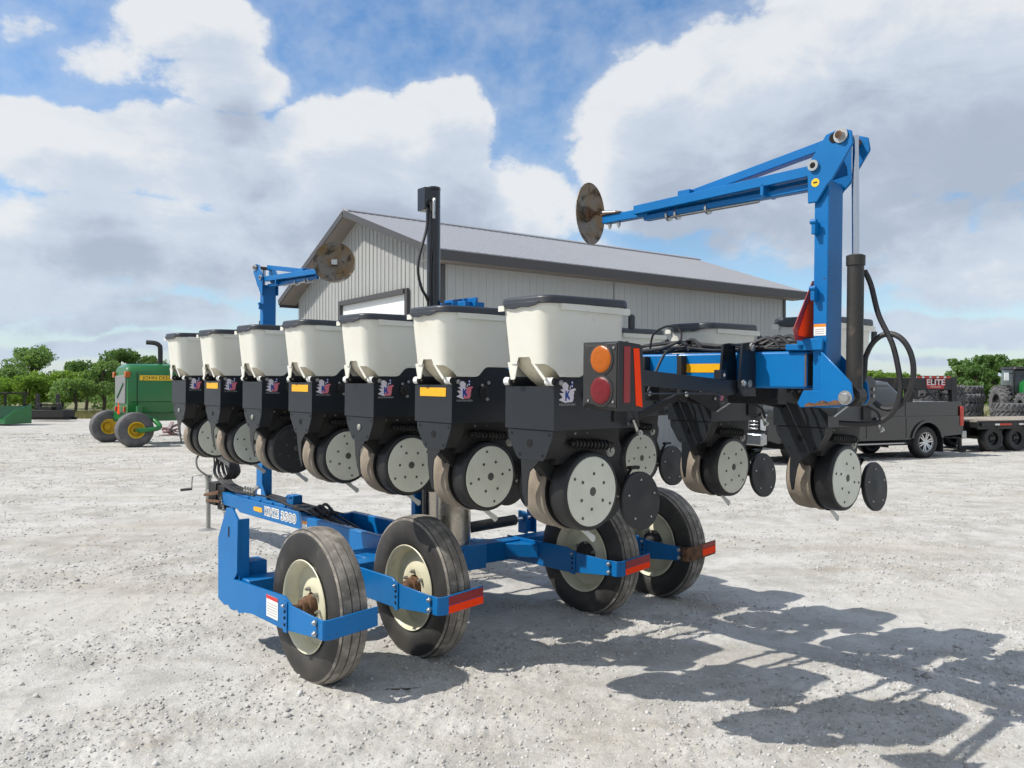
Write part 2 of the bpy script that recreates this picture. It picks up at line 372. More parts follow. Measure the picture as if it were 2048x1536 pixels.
# ------------------------------------------------------------ mesh helper
class MB:
    def __init__(s):
        s.v, s.f, s.mi = [], [], []

    def add(s, vs, fs, m=0):
        o = len(s.v)
        s.v += [tuple(v) for v in vs]
        s.f += [tuple(i + o for i in f) for f in fs]
        s.mi += [m] * len(fs)
        return s

    def box(s, x0, x1, y0, y1, z0, z1, m=0):
        vs = [(x, y, z) for z in (z0, z1) for y in (y0, y1) for x in (x0, x1)]
        return s.add(vs, [(0, 2, 3, 1), (4, 5, 7, 6), (0, 1, 5, 4), (1, 3, 7, 5), (3, 2, 6, 7), (2, 0, 4, 6)], m)

    def prism(s, poly, axis, a, b, m=0):
        """poly in the two other axes (cyclic order y,z / z? : x->(y,z), y->(x,z), z->(x,y))"""
        def P(u, w, h):
            return {'x': (h, u, w), 'y': (u, h, w), 'z': (u, w, h)}[axis]
        n = len(poly)
        ar = sum(poly[i][0] * poly[(i + 1) % n][1] - poly[(i + 1) % n][0] * poly[i][1] for i in range(n))
        if a > b:
            a, b = b, a
        if (ar < 0) != (axis == 'y'):
            poly = poly[::-1]
        vs = [P(u, w, a) for u, w in poly] + [P(u, w, b) for u, w in poly]
        fs = [tuple(range(n))[::-1], tuple(range(n, 2 * n))] + [(i, (i + 1) % n, n + (i + 1) % n, n + i) for i in range(n)]
        return s.add(vs, fs, m)

    def bar(s, p0, p1, w, h, m=0, up=(0, 0, 1)):
        p0, p1 = Vector(p0), Vector(p1)
        d = (p1 - p0).normalized()
        u = Vector(up)
        a = d.cross(u)
        if a.length < 1e-4:
            a = d.cross(Vector((1, 0, 0)))
        a.normalize()
        c = a.cross(d)
        vs = [p + a * (i * w / 2) + c * (j * h / 2) for p in (p0, p1) for i, j in ((-1, -1), (1, -1), (1, 1), (-1, 1))]
        return s.add(vs, [(0, 1, 2, 3)[::-1], (4, 5, 6, 7)] + [(i, (i + 1) % 4, 4 + (i + 1) % 4, 4 + i) for i in range(4)], m) if False else s.add(
            vs, [(3, 2, 1, 0), (4, 5, 6, 7), (0, 1, 5, 4), (1, 2, 6, 5), (2, 3, 7, 6), (3, 0, 4, 7)], m)

    def lathe(s, c, axis, prof, n=32, m=0, cap=True):
        """prof: list of (distance along axis, radius[, material])"""
        c, d = Vector(c), Vector(axis).normalized()
        a = d.orthogonal().normalized()
        b = d.cross(a)
        o = len(s.v)
        for q in prof:
            for i in range(n):
                th = 2 * math.pi * i / n
                s.v.append(tuple(c + d * q[0] + (a * math.cos(th) + b * math.sin(th)) * max(q[1], 1e-5)))
        for k in range(len(prof) - 1):
            mm = prof[k][2] if len(prof[k]) > 2 else m
            for i in range(n):
                j = (i + 1) % n
                s.f.append((o + k * n + i, o + k * n + j, o + (k + 1) * n + j, o + (k + 1) * n + i))
                s.mi.append(mm)
        if cap and prof[0][1] > 1e-4:
            s.f.append(tuple(o + i for i in range(n))[::-1])
            s.mi.append(prof[0][2] if len(prof[0]) > 2 else m)
        if cap and prof[-1][1] > 1e-4:
            s.f.append(tuple(o + (len(prof) - 1) * n + i for i in range(n)))
            s.mi.append(prof[-1][2] if len(prof[-1]) > 2 else m)
        return s

    def cyl(s, p0, p1, r, n=16, m=0, r1=None):
        L = (Vector(p1) - Vector(p0))
        return s.lathe(p0, L, [(0, r), (L.length, r if r1 is None else r1)], n, m)

    def tube(s, pts, r, n=8, m=0, sub=6, closed=False):
        P = [Vector(p) for p in pts]
        if sub and len(P) > 2:
            Q = []
            for i in range(len(P) - 1):
                p0, p1, p2, p3 = P[max(i - 1, 0)], P[i], P[i + 1], P[min(i + 2, len(P) - 1)]
                for k in range(sub):
                    t = k / sub
                    Q.append(.5 * ((2 * p1) + (p2 - p0) * t + (2 * p0 - 5 * p1 + 4 * p2 - p3) * t * t + (3 * p1 - p0 - 3 * p2 + p3) * t ** 3))
            P = Q + [P[-1]]
        o = len(s.v)
        prev = None
        for i, p in enumerate(P):
            d = (P[min(i + 1, len(P) - 1)] - P[max(i - 1, 0)]).normalized()
            a = d.orthogonal().normalized() if prev is None else (prev - d * prev.dot(d)).normalized()
            prev = a
            b = d.cross(a)
            for k in range(n):
                th = 2 * math.pi * k / n
                s.v.append(tuple(p + (a * math.cos(th) + b * math.sin(th)) * r))
        for i in range(len(P) - 1):
            for k in range(n):
                j = (k + 1) % n
                s.f.append((o + i * n + k, o + i * n + j, o + (i + 1) * n + j, o + (i + 1) * n + k))
                s.mi.append(m)
        s.f.append(tuple(o + k for k in range(n))[::-1])
        s.f.append(tuple(o + (len(P) - 1) * n + k for k in range(n)))
        s.mi += [m, m]
        return s

    def loft(s, rings, m=0, cap0=True, cap1=True):
        o = len(s.v)
        n = len(rings[0])
        for r in rings:
            s.v += [tuple(p) for p in r]
        for k in range(len(rings) - 1):
            for i in range(n):
                j = (i + 1) % n
                s.f.append((o + k * n + i, o + k * n + j, o + (k + 1) * n + j, o + (k + 1) * n + i))
                s.mi.append(m)
        if cap0:
            s.f.append(tuple(o + i for i in range(n))[::-1])
            s.mi.append(m)
        if cap1:
            s.f.append(tuple(o + (len(rings) - 1) * n + i for i in range(n)))
            s.mi.append(m)
        return s

    def bolt(s, p, d, r=.012, h=.01, m=0):
        d = Vector(d).normalized()
        return s.lathe(p, d, [(0, r), (h, r), (h, r * .55), (h * 1.6, r * .5)], 6, m)

    def build(s, name, mats, parent=None, mx=None, bevel=0, smooth=38, seg=1):
        me = bpy.data.meshes.new(name)
        me.from_pydata(s.v, [], s.f)
        for m in (mats if isinstance(mats, (list, tuple)) else [mats]):
            me.materials.append(M[m])
        me.polygons.foreach_set('material_index', s.mi)
        if smooth:
            me.polygons.foreach_set('use_smooth', [True] * len(me.polygons))
            me.set_sharp_from_angle(angle=R(smooth))
        me.update()
        o = bpy.data.objects.new(name, me)
        COL.objects.link(o)
        if parent is not None:
            o.parent = parent
        if mx is not None:
            o.matrix_local = mx
        if bevel:
            b = o.modifiers.new('bevel', 'BEVEL')
            b.width = bevel
            b.segments = seg
            b.limit_method = 'ANGLE'
            b.angle_limit = R(40)
            b.harden_normals = False
        return o


def rrect(x0, x1, y0, y1, r, z, n=5):
    pts = []
    for cx, cy, a0 in ((x1 - r, y1 - r, 0), (x0 + r, y1 - r, 90), (x0 + r, y0 + r, 180), (x1 - r, y0 + r, 270)):
        for i in range(n + 1):
            a = R(a0 + 90 * i / n)
            pts.append((cx + r * math.cos(a), cy + r * math.sin(a), z))
    return pts


def thing(name, label, cat, mx=None, group=None):
    o = bpy.data.objects.new(name, None)
    o.empty_display_size = .2
    COL.objects.link(o)
    if mx is not None:
        o.matrix_world = mx
    return tag(o, label, cat, group)


def tag(o, label=None, cat=None, group=None, kind=None):
    for k, v in (('label', label), ('category', cat), ('group', group), ('kind', kind)):
        if v:
            o[k] = v
    return o


def copy_tree(o, parent=None):
    c = o.copy()
    COL.objects.link(c)
    if parent is not None:
        ml = o.matrix_local.copy()
        c.parent = parent
        c.matrix_local = ml
    for ch in list(o.children):
        copy_tree(ch, c)
    return c


def lettering(name, text, size, origin, e1, e2, m, parent, mx=None, thick=.002, bold=0, width=None, sx=1.0, space=1.0):
    cu = bpy.data.curves.new(name, 'FONT')
    cu.body = text
    cu.size = size
    cu.extrude = thick
    cu.offset = bold
    cu.space_character = space
    cu.align_x = 'CENTER'
    cu.align_y = 'CENTER'
    tmp = bpy.data.objects.new(name + '_curve', cu)
    COL.objects.link(tmp)
    bpy.context.view_layer.update()
    me = bpy.data.meshes.new_from_object(tmp.evaluated_get(bpy.context.evaluated_depsgraph_get()))
    bpy.data.objects.remove(tmp)
    bpy.data.curves.remove(cu)
    me.name = name
    if width:
        xs = [v.co.x for v in me.vertices]
        sx = width / (max(xs) - min(xs))
    e1, e2 = Vector(e1).normalized(), Vector(e2).normalized()
    e3 = e1.cross(e2)
    for v in me.vertices:
        v.co = Vector(origin) + e1 * v.co.x * sx + e2 * v.co.y + e3 * v.co.z
    me.materials.clear()
    me.materials.append(M[m])
    o = bpy.data.objects.new(name, me)
    COL.objects.link(o)
    if parent is not None:
        o.parent = parent
    if mx is not None:
        o.matrix_local = mx
    return o


def frame(origin, yaw, tilt=0):
    y, t = R(yaw), R(tilt)
    n = Vector((math.cos(y), math.sin(y), 0))
    b = Vector((-math.sin(y) * math.cos(t), math.cos(y) * math.cos(t), math.sin(t)))
    u = n.cross(b)
    return Matrix(((n.x, b.x, u.x, origin[0]), (n.y, b.y, u.y, origin[1]), (n.z, b.z, u.z, origin[2]), (0, 0, 0, 1)))


# ------------------------------------------------------------ ground
def sheet(name, x0, x1, y0, y1, z, m, nx=1, ny=1):
    vs = [(x0 + (x1 - x0) * i / nx, y0 + (y1 - y0) * j / ny, z) for j in range(ny + 1) for i in range(nx + 1)]
    fs = [(j * (nx + 1) + i, j * (nx + 1) + i + 1, (j + 1) * (nx + 1) + i + 1, (j + 1) * (nx + 1) + i) for j in range(ny) for i in range(nx)]
    o = MB().add(vs, fs).build(name, m, smooth=0)
    return tag(o, kind='structure')


sheet('ground', -900, 900, -300, 1500, 0, 'gravelground')
sheet('field', -900, 900, 51, 1500, .02, 'field')


def vnoise(x, y, seed):
    g = np.random.RandomState(seed).rand(256, 256)
    xi, yi = np.floor(x).astype(int), np.floor(y).astype(int)
    fx, fy = x - xi, y - yi
    fx, fy = fx * fx * (3 - 2 * fx), fy * fy * (3 - 2 * fy)
    a, b = g[xi % 256, yi % 256], g[(xi + 1) % 256, yi % 256]
    c, d = g[xi % 256, (yi + 1) % 256], g[(xi + 1) % 256, (yi + 1) % 256]
    return (a * (1 - fx) + b * fx) * (1 - fy) + (c * (1 - fx) + d * fx) * fy


def relief(X, Y):
    """height of the loose surface: shallow ruts, lumps and grit"""
    ca, sa = math.cos(R(-30)), math.sin(R(-30))
    U, V = X * ca - Y * sa, X * sa + Y * ca
    wx = X + .25 * vnoise(X * 2.1, Y * 2.1, 1)
    wy = Y + .25 * vnoise(X * 2.1 + 40, Y * 2.1, 2)
    h = .012 * vnoise(U * .5, V * 1.9, 3)
    h += .010 * vnoise(wx * 3.1, wy * 3.1, 4) + .009 * (1 - np.abs(2 * vnoise(wx * 6.5, wy * 6.5, 5) - 1)) ** 2
    rough = np.clip((vnoise(U * .55 + 9, V * 1.3, 6) - .30) * 2.6, .12, 1)
    h += rough * (.009 * (1 - np.abs(2 * vnoise(wx * 16, wy * 16, 7) - 1)) ** 1.5 + .0085 * vnoise(X * 37, Y * 37, 8) ** 1.6 + .0065 * vnoise(X * 71, Y * 71, 9) ** 1.5)
    return h


def near_ground():
    ys = [2.2]
    while ys[-1] < 34:
        ys.append(ys[-1] * 1.0044)
    ys = np.array(ys)
    us = np.linspace(-.95, .95, 620)
    Yg, Ug = np.meshgrid(ys, us, indexing='ij')
    Xg = Yg * Ug
    Z = relief(Xg, Yg)
    edge = np.clip((34 - Yg) / 8, 0, 1) * np.clip((.95 - np.abs(Ug)) / .12, 0, 1) * np.clip((Yg - 2.2) / .3, 0, 1)
    Z = .004 + Z * edge
    nr, nc = Z.shape
    co = np.stack([Xg, Yg, Z], -1).reshape(-1, 3)
    i = np.arange((nr - 1) * nc).reshape(nr - 1, nc)[:, :-1]
    F = np.stack([i, i + 1, i + nc + 1, i + nc], -1).reshape(-1, 4)
    me = bpy.data.meshes.new('ground_relief')
    me.vertices.add(len(co))
    me.vertices.foreach_set('co', co.ravel())
    me.loops.add(F.size)
    me.loops.foreach_set('vertex_index', F.ravel())
    me.polygons.add(len(F))
    me.polygons.foreach_set('loop_start', np.arange(len(F)) * 4)
    me.update(calc_edges=True)
    me.polygons.foreach_set('use_smooth', [True] * len(F))
    me.materials.append(M['gravelground'])
    o = bpy.data.objects.new('ground_relief', me)
    COL.objects.link(o)
    tag(o, kind='structure')


near_ground()


def stones():
    rs = np.random.RandomState(3)
    N = 190000
    u = rs.rand(N)
    Y = 2.6 + 30 * u ** 1.9
    X = (rs.rand(N) * 2 - 1) * (Y * .72 + .3)
    # drifts of loose chips between wheel-swept patches
    ca, sa = math.cos(R(-30)), math.sin(R(-30))
    dens = vnoise((X * ca - Y * sa) * .55 + 9, (X * sa + Y * ca) * 1.3, 6) + .5 * vnoise(X * 2.3, Y * 2.3, 11) + .22 * rs.randn(N)
    k = dens > .78
    X, Y = X[k], Y[k]
    n = len(X)
    size = .0042 + .0085 * rs.rand(n) ** 2.3
    size[rs.rand(n) < .008] *= 2.0
    size *= (1 + .035 * Y)
    base = np.array([(1, 0, 0), (0, 1, 0), (-1, 0, 0), (0, -1, 0), (.2, .1, .8), (-.1, .2, -.7)], float)
    faces = np.array([(0, 1, 4), (1, 2, 4), (2, 3, 4), (3, 0, 4), (1, 0, 5), (2, 1, 5), (3, 2, 5), (0, 3, 5)])
    V = base[None] * (1 + .7 * (rs.rand(n, 6, 3) - .5)) * size[:, None, None] * (.7 + .6 * rs.rand(n, 1, 3))
    a = rs.rand(n) * 6.28
    ca, sa = np.cos(a)[:, None], np.sin(a)[:, None]
    VX = V[:, :, 0] * ca - V[:, :, 1] * sa + X[:, None]
    VY = V[:, :, 0] * sa + V[:, :, 1] * ca + Y[:, None]
    VZ = V[:, :, 2] + size[:, None] * .25 + relief(X, Y)[:, None]
    verts = np.stack([VX, VY, VZ], -1).reshape(-1, 3)
    F = (faces[None] + (np.arange(n) * 6)[:, None, None]).reshape(-1, 3)
    me = bpy.data.meshes.new('gravel')
    me.vertices.add(len(verts))
    me.vertices.foreach_set('co', verts.ravel())
    me.loops.add(F.size)
    me.loops.foreach_set('vertex_index', F.ravel())
    me.polygons.add(len(F))
    me.polygons.foreach_set('loop_start', np.arange(len(F)) * 3)
    me.update(calc_edges=True)
    me.materials.append(M['stone'])
    o = bpy.data.objects.new('gravel', me)
    COL.objects.link(o)
    tag(o, 'loose pale limestone chips strewn over the yard', 'gravel', kind='stuff')


stones()

# ------------------------------------------------------------ the planter
CF = frame((0, 0, 0), 40.5)
ROOT = CF @ Matrix.Translation((3.65, 5.1, 0))
BF = frame((.384, 3.958, 1.268), 41.396, .854)
planter = thing('planter', 'blue row crop planter folded for transport with cream seed hoppers', 'planter', ROOT)
MC = Matrix.Translation((-3.65, -5.1, 0))
MBF = ROOT.inverted() @ BF
T = Matrix.Translation


def make_row_unit():
    """axes: x rearwards, y along the bar, z up; origin at the near gauge wheel's outer face"""
    u = MB()
    # housing: front panel, tapered lower panel, side plates
    u.box(-.295, -.287, -.035, .300, .287, .487, 0)
    side = [(-.287, .287), (-.287, .508), (-.278, .522), (-.262, .527), (-.150, .527), (-.115, .545), (-.085, .572), (-.05, .583), (.22, .575), (.265, .555), (.285, .50), (.29, .32), (.275, .287)]
    u.prism(side, 'y', -.035, -.029, 0)
    u.prism(side, 'y', .294, .300, 0)
    u.box(.262, .268, -.028, .293, .30, .55, 0)
    tap = [(-.022, .284), (.288, .284), (.282, .245), (.222, .155), (.205, .143), (.045, .143), (.028, .155), (-.016, .245)]
    u.prism(tap, 'x', -.289, -.282, 0)
    tap2 = [(-.012, .300), (.278, .300), (.270, .245), (.205, .150), (.05, .150), (-.006, .245)]
    u.prism(tap2, 'x', -.281, -.19, 1)
    u.prism([(.04, .295), (.225, .295), (.20, .12), (.06, .12)], 'x', -.189, .24, 1)
    for k in range(5):
        u.bolt((-.16 + .085 * k, .045 + .004 * k, .265), (0, -1, 0), .008, .006, 3)
    u.cyl((-.12, .03, .22), (.16, .02, .20), .016, 10, 1)
    for k in range(10):
        u.lathe((-.10 + .024 * k, .0295 - .0009 * k, .2185 - .0017 * k), (1, 0, 0), [(0, .024), (.009, .024)], 10, 1)
    # shank below, gauge wheel arms, wheel pivot
    u.prism([(-.26, .16), (-.26, .12), (-.10, -.03), (.12, -.04), (.30, .06), (.33, .17), (.28, .292), (.0, .292)], 'y', .105, .16, 1)
    for y in (.118, .148):
        u.bar((.0, y, -.01), (.19, y, .17), .02, .05, 1)
    u.cyl((.0, .02, -.01), (.0, .245, -.01), .022, 12, 1)
    u.cyl((.19, .06, .17), (.19, .205, .17), .03, 14, 1)
    for y0, y1 in ((.062, .055), (.203, .21)):
        u.lathe((.19, y0, .17), (0, -1 if y0 < .1 else 1, 0), [(0, .032), (.008, .032), (.008, .024), (.012, .024), (.012, .012), (.02, .010)], 16, 3)
    # bolts and holes
    y = -.036
    u.bolt((-.258, y, .505), (0, -1, 0), .014, .008, 2)
    for x, z in ((-.05, .50), (.235, .50), (.235, .46)):
        u.bolt((x, y, z), (0, -1, 0), .011, .007, 2)
    for px, pz, r in ((.133, .222, .019), (.0, .265, .007), (.258, .265, .007), (.045, .168, .007), (.20, .165, .007)):
        u.lathe((-.2905, px, pz), (-1, 0, 0), [(0, r), (.0008, r)], 14, 4)
    # meter drive knob on the side plate
    u.lathe((-.075, -.036, .45), (0, -1, 0), [(0, .036), (.006, .036), (.009, .028), (.009, .016), (.02, .014), (.02, .006)], 20, 1)
    u.bolt((-.095, y, .487), (0, -1, 0), .009, .008, 2)
    u.bolt((-.06, y, .412), (0, -1, 0), .010, .010, 2)
    u.box(.10, .20, -.045, -.036, .32, .40, 1)
    u.tube([(.14, -.05, .40), (.19, -.09, .36), (.24, -.08, .30), (.27, -.03, .33)], .008, 7, 5)
    u.cyl((.21, -.075, .33), (.25, -.075, .25), .008, 8, 2)
    u.bolt((.245, -.078, .262), (0, -1, 0), .016, .014, 2)
    # closing wheel arm and seed tube guard
    u.bar((.27, .132, .12), (.37, .132, -.07), .05, .045, 1)
    u.cyl((.364, .03, -.09), (.364, .235, -.09), .018, 10, 1)
    u.cyl((.36, .132, -.03), (.40, .10, .06), .009, 8, 1)
    u.bar((.385, .10, .066), (.455, .10, .066), .03, .016, 1)
    u.prism([(.02, -.05), (.06, -.05), (.05, -.22), (.03, -.22)], 'y', .12, .145, 1)
    ru = u.build('row_unit', ['black', 'shank', 'steel', 'galv', 'hole', 'hose'], bevel=.003)

    # hopper with a shaped lower edge
    h = MB()
    X0, X1, Y0, Y1 = -.372, .188, -.064, .270
    base = rrect(0, 1, 0, 1, .001, 0, 1)
    per = []
    rr = .075
    ring = rrect(X0, X1, Y0, Y1, rr, 0, 6)
    nn = len(ring)
    dense = []
    for i in range(nn):
        p, q = Vector(ring[i]), Vector(ring[(i + 1) % nn])
        k = max(1, int((p - q).length / .02))
        for j in range(k):
            dense.append(p.lerp(q, j / k))
    # exact notch corners on the front wall
    fr = []
    for p in dense:
        if abs(p.x - X0) < 1e-4:
            for yy in (.058, .0581, .163, .1631):
                pass
        fr.append(p)
    dense = fr

    def taper(p, z):
        k = (.86 - z) / .26
        cx, cy = -.092, .103
        return ((p.x - cx) * (1 - .075 * k) + cx + .006 * k, (p.y - cy) * (1 - .10 * k) + cy, z)

    def low(p):
        if p.x < X0 + .012:
            return .622 if .058 < p.y < .155 else .590
        if p.x < X0 + rr:
            return .590 - (p.x - X0 - .012) / (rr - .012) * .05
        if p.y < Y0 + .01 or p.y > Y1 - .01:
            if p.x < -.14:
                return .532
            return min(.585, .532 + (p.x + .14) * .9)
        return .585
    zs = [1, .75, .5, .25, 0]
    rows = []
    for k in zs:
        rows.append([taper(p, low(p) + (.872 - low(p)) * k) for p in dense])
    h.loft(rows[::-1], 0, False, False)
    inner = []
    for z, mixf in ((.67, .01), (.60, .10), (.56, .24), (.515, .42), (.48, .60)):
        inner.append([Vector(taper(p, max(z, .6))).lerp(Vector((-.12, .11, z)), mixf) for p in dense])
        for q in inner[-1]:
            q.z = z
    h.loft(inner[::-1], 1, True, True)
    # rim flange, front brackets
    h.box(-.29, .180, -.073, -.062, .836, .866, 0)
    h.box(-.379, -.370, .22, .262, .838, .864, 0)
    h.prism([(.238, .600), (.165, .600), (.185, .525), (.192, .518), (.214, .518), (.226, .56)], 'x', -.338, -.332, 0)
    h.prism([(.070, .600), (.054, .600), (-.030, .522), (-.020, .516), (-.012, .520)], 'x', -.344, -.3385, 0)
    hop = h.build('hopper', ['cream', 'creamin'], ru, bevel=0, smooth=35)

    l = MB()
    rings = []
    for z, g in ((.867, 0), (.896, -.003), (.904, -.012)):
        rings.append(rrect(-.382 - g, .198 + g, -.076 - g, .281 + g, .075 + g, z + 0, 6))
    for ri in rings:
        for i, p in enumerate(ri):
            ri[i] = (p[0], p[1], p[2] + .012 * (p[0] + .09))
    l.loft(rings, 0)
    # wavy front lip of the lid
    lip = [(-.02, .875), (-.02, .862), (.0, .856), (.05, .848), (.10, .852), (.15, .845), (.20, .850), (.22, .858), (.225, .875)]
    l.prism(lip, 'x', -.386, -.380, 0)
    l.build('hopper_lid', 'lid', ru, bevel=.003)
    b = MB()
    b.box(.196, .215, .04, .16, .70, .85, 0)
    b.box(.205, .24, -.06, -.03, .77, .845, 0)
    b.build('lid_latch', 'lid', ru, bevel=.01)

    # rollers on top of the panel
    for yy, cap in ((-.03, False), (.255, True)):
        r = MB()
        r.lathe((-.290, yy, .510), (0, 1, 0), [(0, .012, 1), (.0, .018, 0), (.012, .021, 0), (.02, .018, 0), (.045, .021, 0)], 16)
        if cap:
            r.lathe((-.290, yy - .006, .510), (0, 1, 0), [(0, .023), (.012, .023)], 16, 1)
            r.lathe((-.290, yy - .008, .510), (0, 1, 0), [(0, .007), (.002, .007)], 10, 2)
        r.build('roller', ['white', 'plasticblack', 'steel'], ru)

    # gauge wheels
    for k in (0, 1):
        g = MB()
        y0, d = (0, 1) if k == 0 else (.272, -1)
        gx = 0 if k == 0 else -.018
        prof = [(.004, .158), (.0, .170), (.0, .179), (.006, .187), (.02, .191), (.055, .193), (.085, .190), (.098, .197 if k else .188), (.104, .196 if k else .186), (.108, .182), (.104, .15), (.08, .11), (.08, .02)]
        prof = [(a * (1.42 if k else 1), r, 0 if (i < 3 or i > 8) else 1) for i, (a, r) in enumerate(prof)]
        g.lathe((gx, y0, -.014), (0, d, 0), prof, 40)
        gw = g.build('gauge_wheel', ['rubber', 'sunlitdusty' if k else 'rubber'], ru)  # far tread coloured for dust and sun, near tread kept black for shade
        c = MB()
        c.lathe((gx, y0 + d * .012, -.014), (0, -d, 0), [(0, .169), (.010, .169), (.015, .165), (.018, .05), (.018, .022)], 40, 0)
        c.lathe((gx, y0 - d * .006, -.014), (0, -d, 0), [(0, .022), (.0015, .019), (.003, .004)], 14, 2)
        a0 = .5 if k else .1
        for i in range(6):
            a = a0 + i * math.pi / 3
            c.lathe((.085 * math.cos(a), y0 - d * .0045, -.014 + .085 * math.sin(a)), (0, -d, 0), [(0, .0085), (.002, .0085), (.002, .005), (.004, .004)], 8, 2)
        for i in range(4):
            a = a0 + .1 + i * math.pi / 2
            c.lathe((.14 * math.cos(a), y0 - d * .004, -.014 + .14 * math.sin(a)), (0, -d, 0), [(0, .0075), (.002, .0075), (.002, .004), (.003, .003)], 8, 2)
        c.build('wheel_disc', ['disc', 'disc', 'wheelbolt'], ru)
    o = MB()
    for yy in (.112, .122):
        o.lathe((-.01, yy, -.03), (0, 1, 0), [(0, .176), (.004, .172), (.006, .02)], 40, 0)
    o.build('opener_disc', 'shank', ru)
    s = MB()
    # scraper hanging under the tapered panel
    A = [(.196, .146), (.072, .146), (.084, .130), (.142, .085), (.162, .04), (.180, -.02), (.197, -.085), (.212, -.085), (.216, -.02), (.208, .05), (.200, .10)]
    n = len(A)
    vs = []
    for off in (0, .006):
        for yy, zz in A:
            bend = (.15 - zz)
            vs.append((-.287 + off + bend * .12 + bend * bend * .35, yy, zz))
    s.add(vs, [tuple(range(n))[::-1], tuple(range(n, 2 * n))] + [(i, (i + 1) % n, n + (i + 1) % n, n + i) for i in range(n)])
    s.build('scraper', 'black', ru, bevel=.002)
    f = MB()
    f.prism([(.045, -.19), (.075, -.19), (.115, -.235), (.165, -.265), (.168, -.285), (.15, -.297), (.11, -.262), (.06, -.225)], 'y', .128, .136)
    f.build('seed_firmer', 'firmer', ru, bevel=.002)
    for k in (0, 1):
        c = MB()
        y0, d = (-.005, 1) if k == 0 else (.27, -1)
        ax = Vector((0, -d, .10))
        ce = Vector((.364, y0, -.09))
        c.lathe(ce, ax, [(-.028, .10), (-.028, .142), (-.02, .148), (-.004, .148), (.0, .143), (.0, .05), (.006, .03), (.006, .012)], 32, 0)
        for i in range(5):
            a = i * 1.2566 + .3
            p = ce + Vector((.105 * math.cos(a), 0, .105 * math.sin(a)))
            p.y += d * .105 * math.sin(a) * .10
            c.lathe(p, ax, [(0, .0065), (.006, .005)], 6, 1)
        c.build('closing_wheel', ['plasticblack', 'steel'], ru)
    # emblem on the side plate
    e = MB()
    yy = -.0362

    def blob(pts, m, lift):
        e.prism([(-.212 + a, .455 + b_) for a, b_ in pts], 'y', yy - lift - .0006, yy - lift, m)

    def star(cx, cz, rx, rz, k, m, lift, dent=.72, ph=0):
        blob([(cx + rx * math.cos(ph + i * math.pi / k) * (1 if i % 2 else dent), cz + rz * math.sin(ph + i * math.pi / k) * (1 if i % 2 else dent)) for i in range(2 * k)], m, lift)
    e_white = [(-.055, -.028), (-.03, -.016), (-.05, .002), (-.022, .004), (-.045, .02), (-.02, .022), (-.028, .04), (-.008, .052), (.008, .04), (.004, .02), (.022, .012), (.01, -.03), (-.012, -.042)]
    e_pink = [(-.008, -.040), (.034, -.038), (.042, -.020), (.040, -.006), (.046, .004), (.040, .010), (.056, .018), (.050, .026), (.020, .020), (.006, .004)]
    blob(e_white, 0, 0)
    blob(e_pink, 1, .0008)
    star(-.016, .036, .018, .018, 9, 0, .0008, .93)
    blob([(-.014, -.032), (-.007, -.033), (-.005, -.014), (.010, -.028), (.018, -.024), (.004, -.004), (.013, .012), (.006, .014), (-.004, .001), (-.005, .014), (-.013, .013)], 2, .0018)
    for cz in (.036, .052):
        star(.030, cz, .0075, .009, 10, 2, .0008, .98)
        star(.030, cz, .004, .005, 10, 0, .0016, .98)
    blob([(.012, .022), (.017, .021), (.024, .036), (.019, .038)], 0, .0008)
    e.build('emblem', ['decalwhite', 'pink', 'decalblue'], ru, smooth=0)
    lettering('emblem_lettering', 'EVOLUTION SERIES', .014, (-.212, yy - .0012, .405), (1, 0, 0), (0, 0, 1), 'decalgrey', ru, thick=.0004, width=.105)
    return ru


unit = make_row_unit()
units = []


def push_arms(o):
    p = MB()
    for yy in (.0, .25):
        p.bar((.20, yy, .30), (.735, yy, .46), .025, .035, 0)
        for q in ((.22, .306), (.70, .45)):
            p.bolt((q[0], yy - .02, q[1]), (0, -1, 0), .016, .01, 1)
    for yy in (-.01, .24):
        p.box(.67, .728, yy, yy + .03, .41, .655, 0)
    p.bar((.30, .125, .40), (.70, .125, .55), .03, .03, 0)
    for k in range(1):
        p.tube([(.25, .07 + .04 * k, .48), (.36, .05 + .05 * k, .40 - .03 * k), (.5, .10 + .03 * k, .42), (.64, .08 + .04 * k, .66), (.74, .06 + .05 * k, .70)], .008, 6, 2)
    p.build('parallel_arm', ['shank', 'steel', 'hose'], o, bevel=.003)


def pull_arms(o):
    p = MB()
    for yy in (.0, .25):
        p.bar((-.79, yy, .60), (-.20, yy, .535), .035, .05, 0)
        p.bar((-.79, yy, .47), (-.20, yy, .40), .035, .05, 0)
        p.bolt((-.26, yy - .02, .54), (0, -1, 0), .018, .012, 1)
        p.bolt((-.26, yy - .02, .41), (0, -1, 0), .018, .012, 1)
    p.box(-.785, -.70, -.02, .28, .42, .70, 0)
    p.prism([(-.62, .62), (-.44, .62), (-.24, .44), (-.24, .37), (-.30, .35), (-.60, .46)], 'y', -.06, -.05, 0)
    for x, z in ((-.52, .58), (-.42, .53), (-.30, .43), (-.45, .48)):
        p.bolt((x, -.061, z), (0, -1, 0), .01, .008, 1)
    p.tube([(-.28, -.062, .35), (-.16, -.07, .40), (-.03, -.07, .45)], .006, 6, 1)
    for k in range(4):
        p.tube([(-.75, .02 + .06 * k, .62), (-.62, .0 + .07 * k, .52 - .02 * k), (-.5, .03 + .06 * k, .57), (-.38, .05 * k, .47), (-.27, .04 + .05 * k, .52)], .009, 6, 2)
    p.build('parallel_arm', ['shank', 'steel', 'hose'], o, bevel=.003)


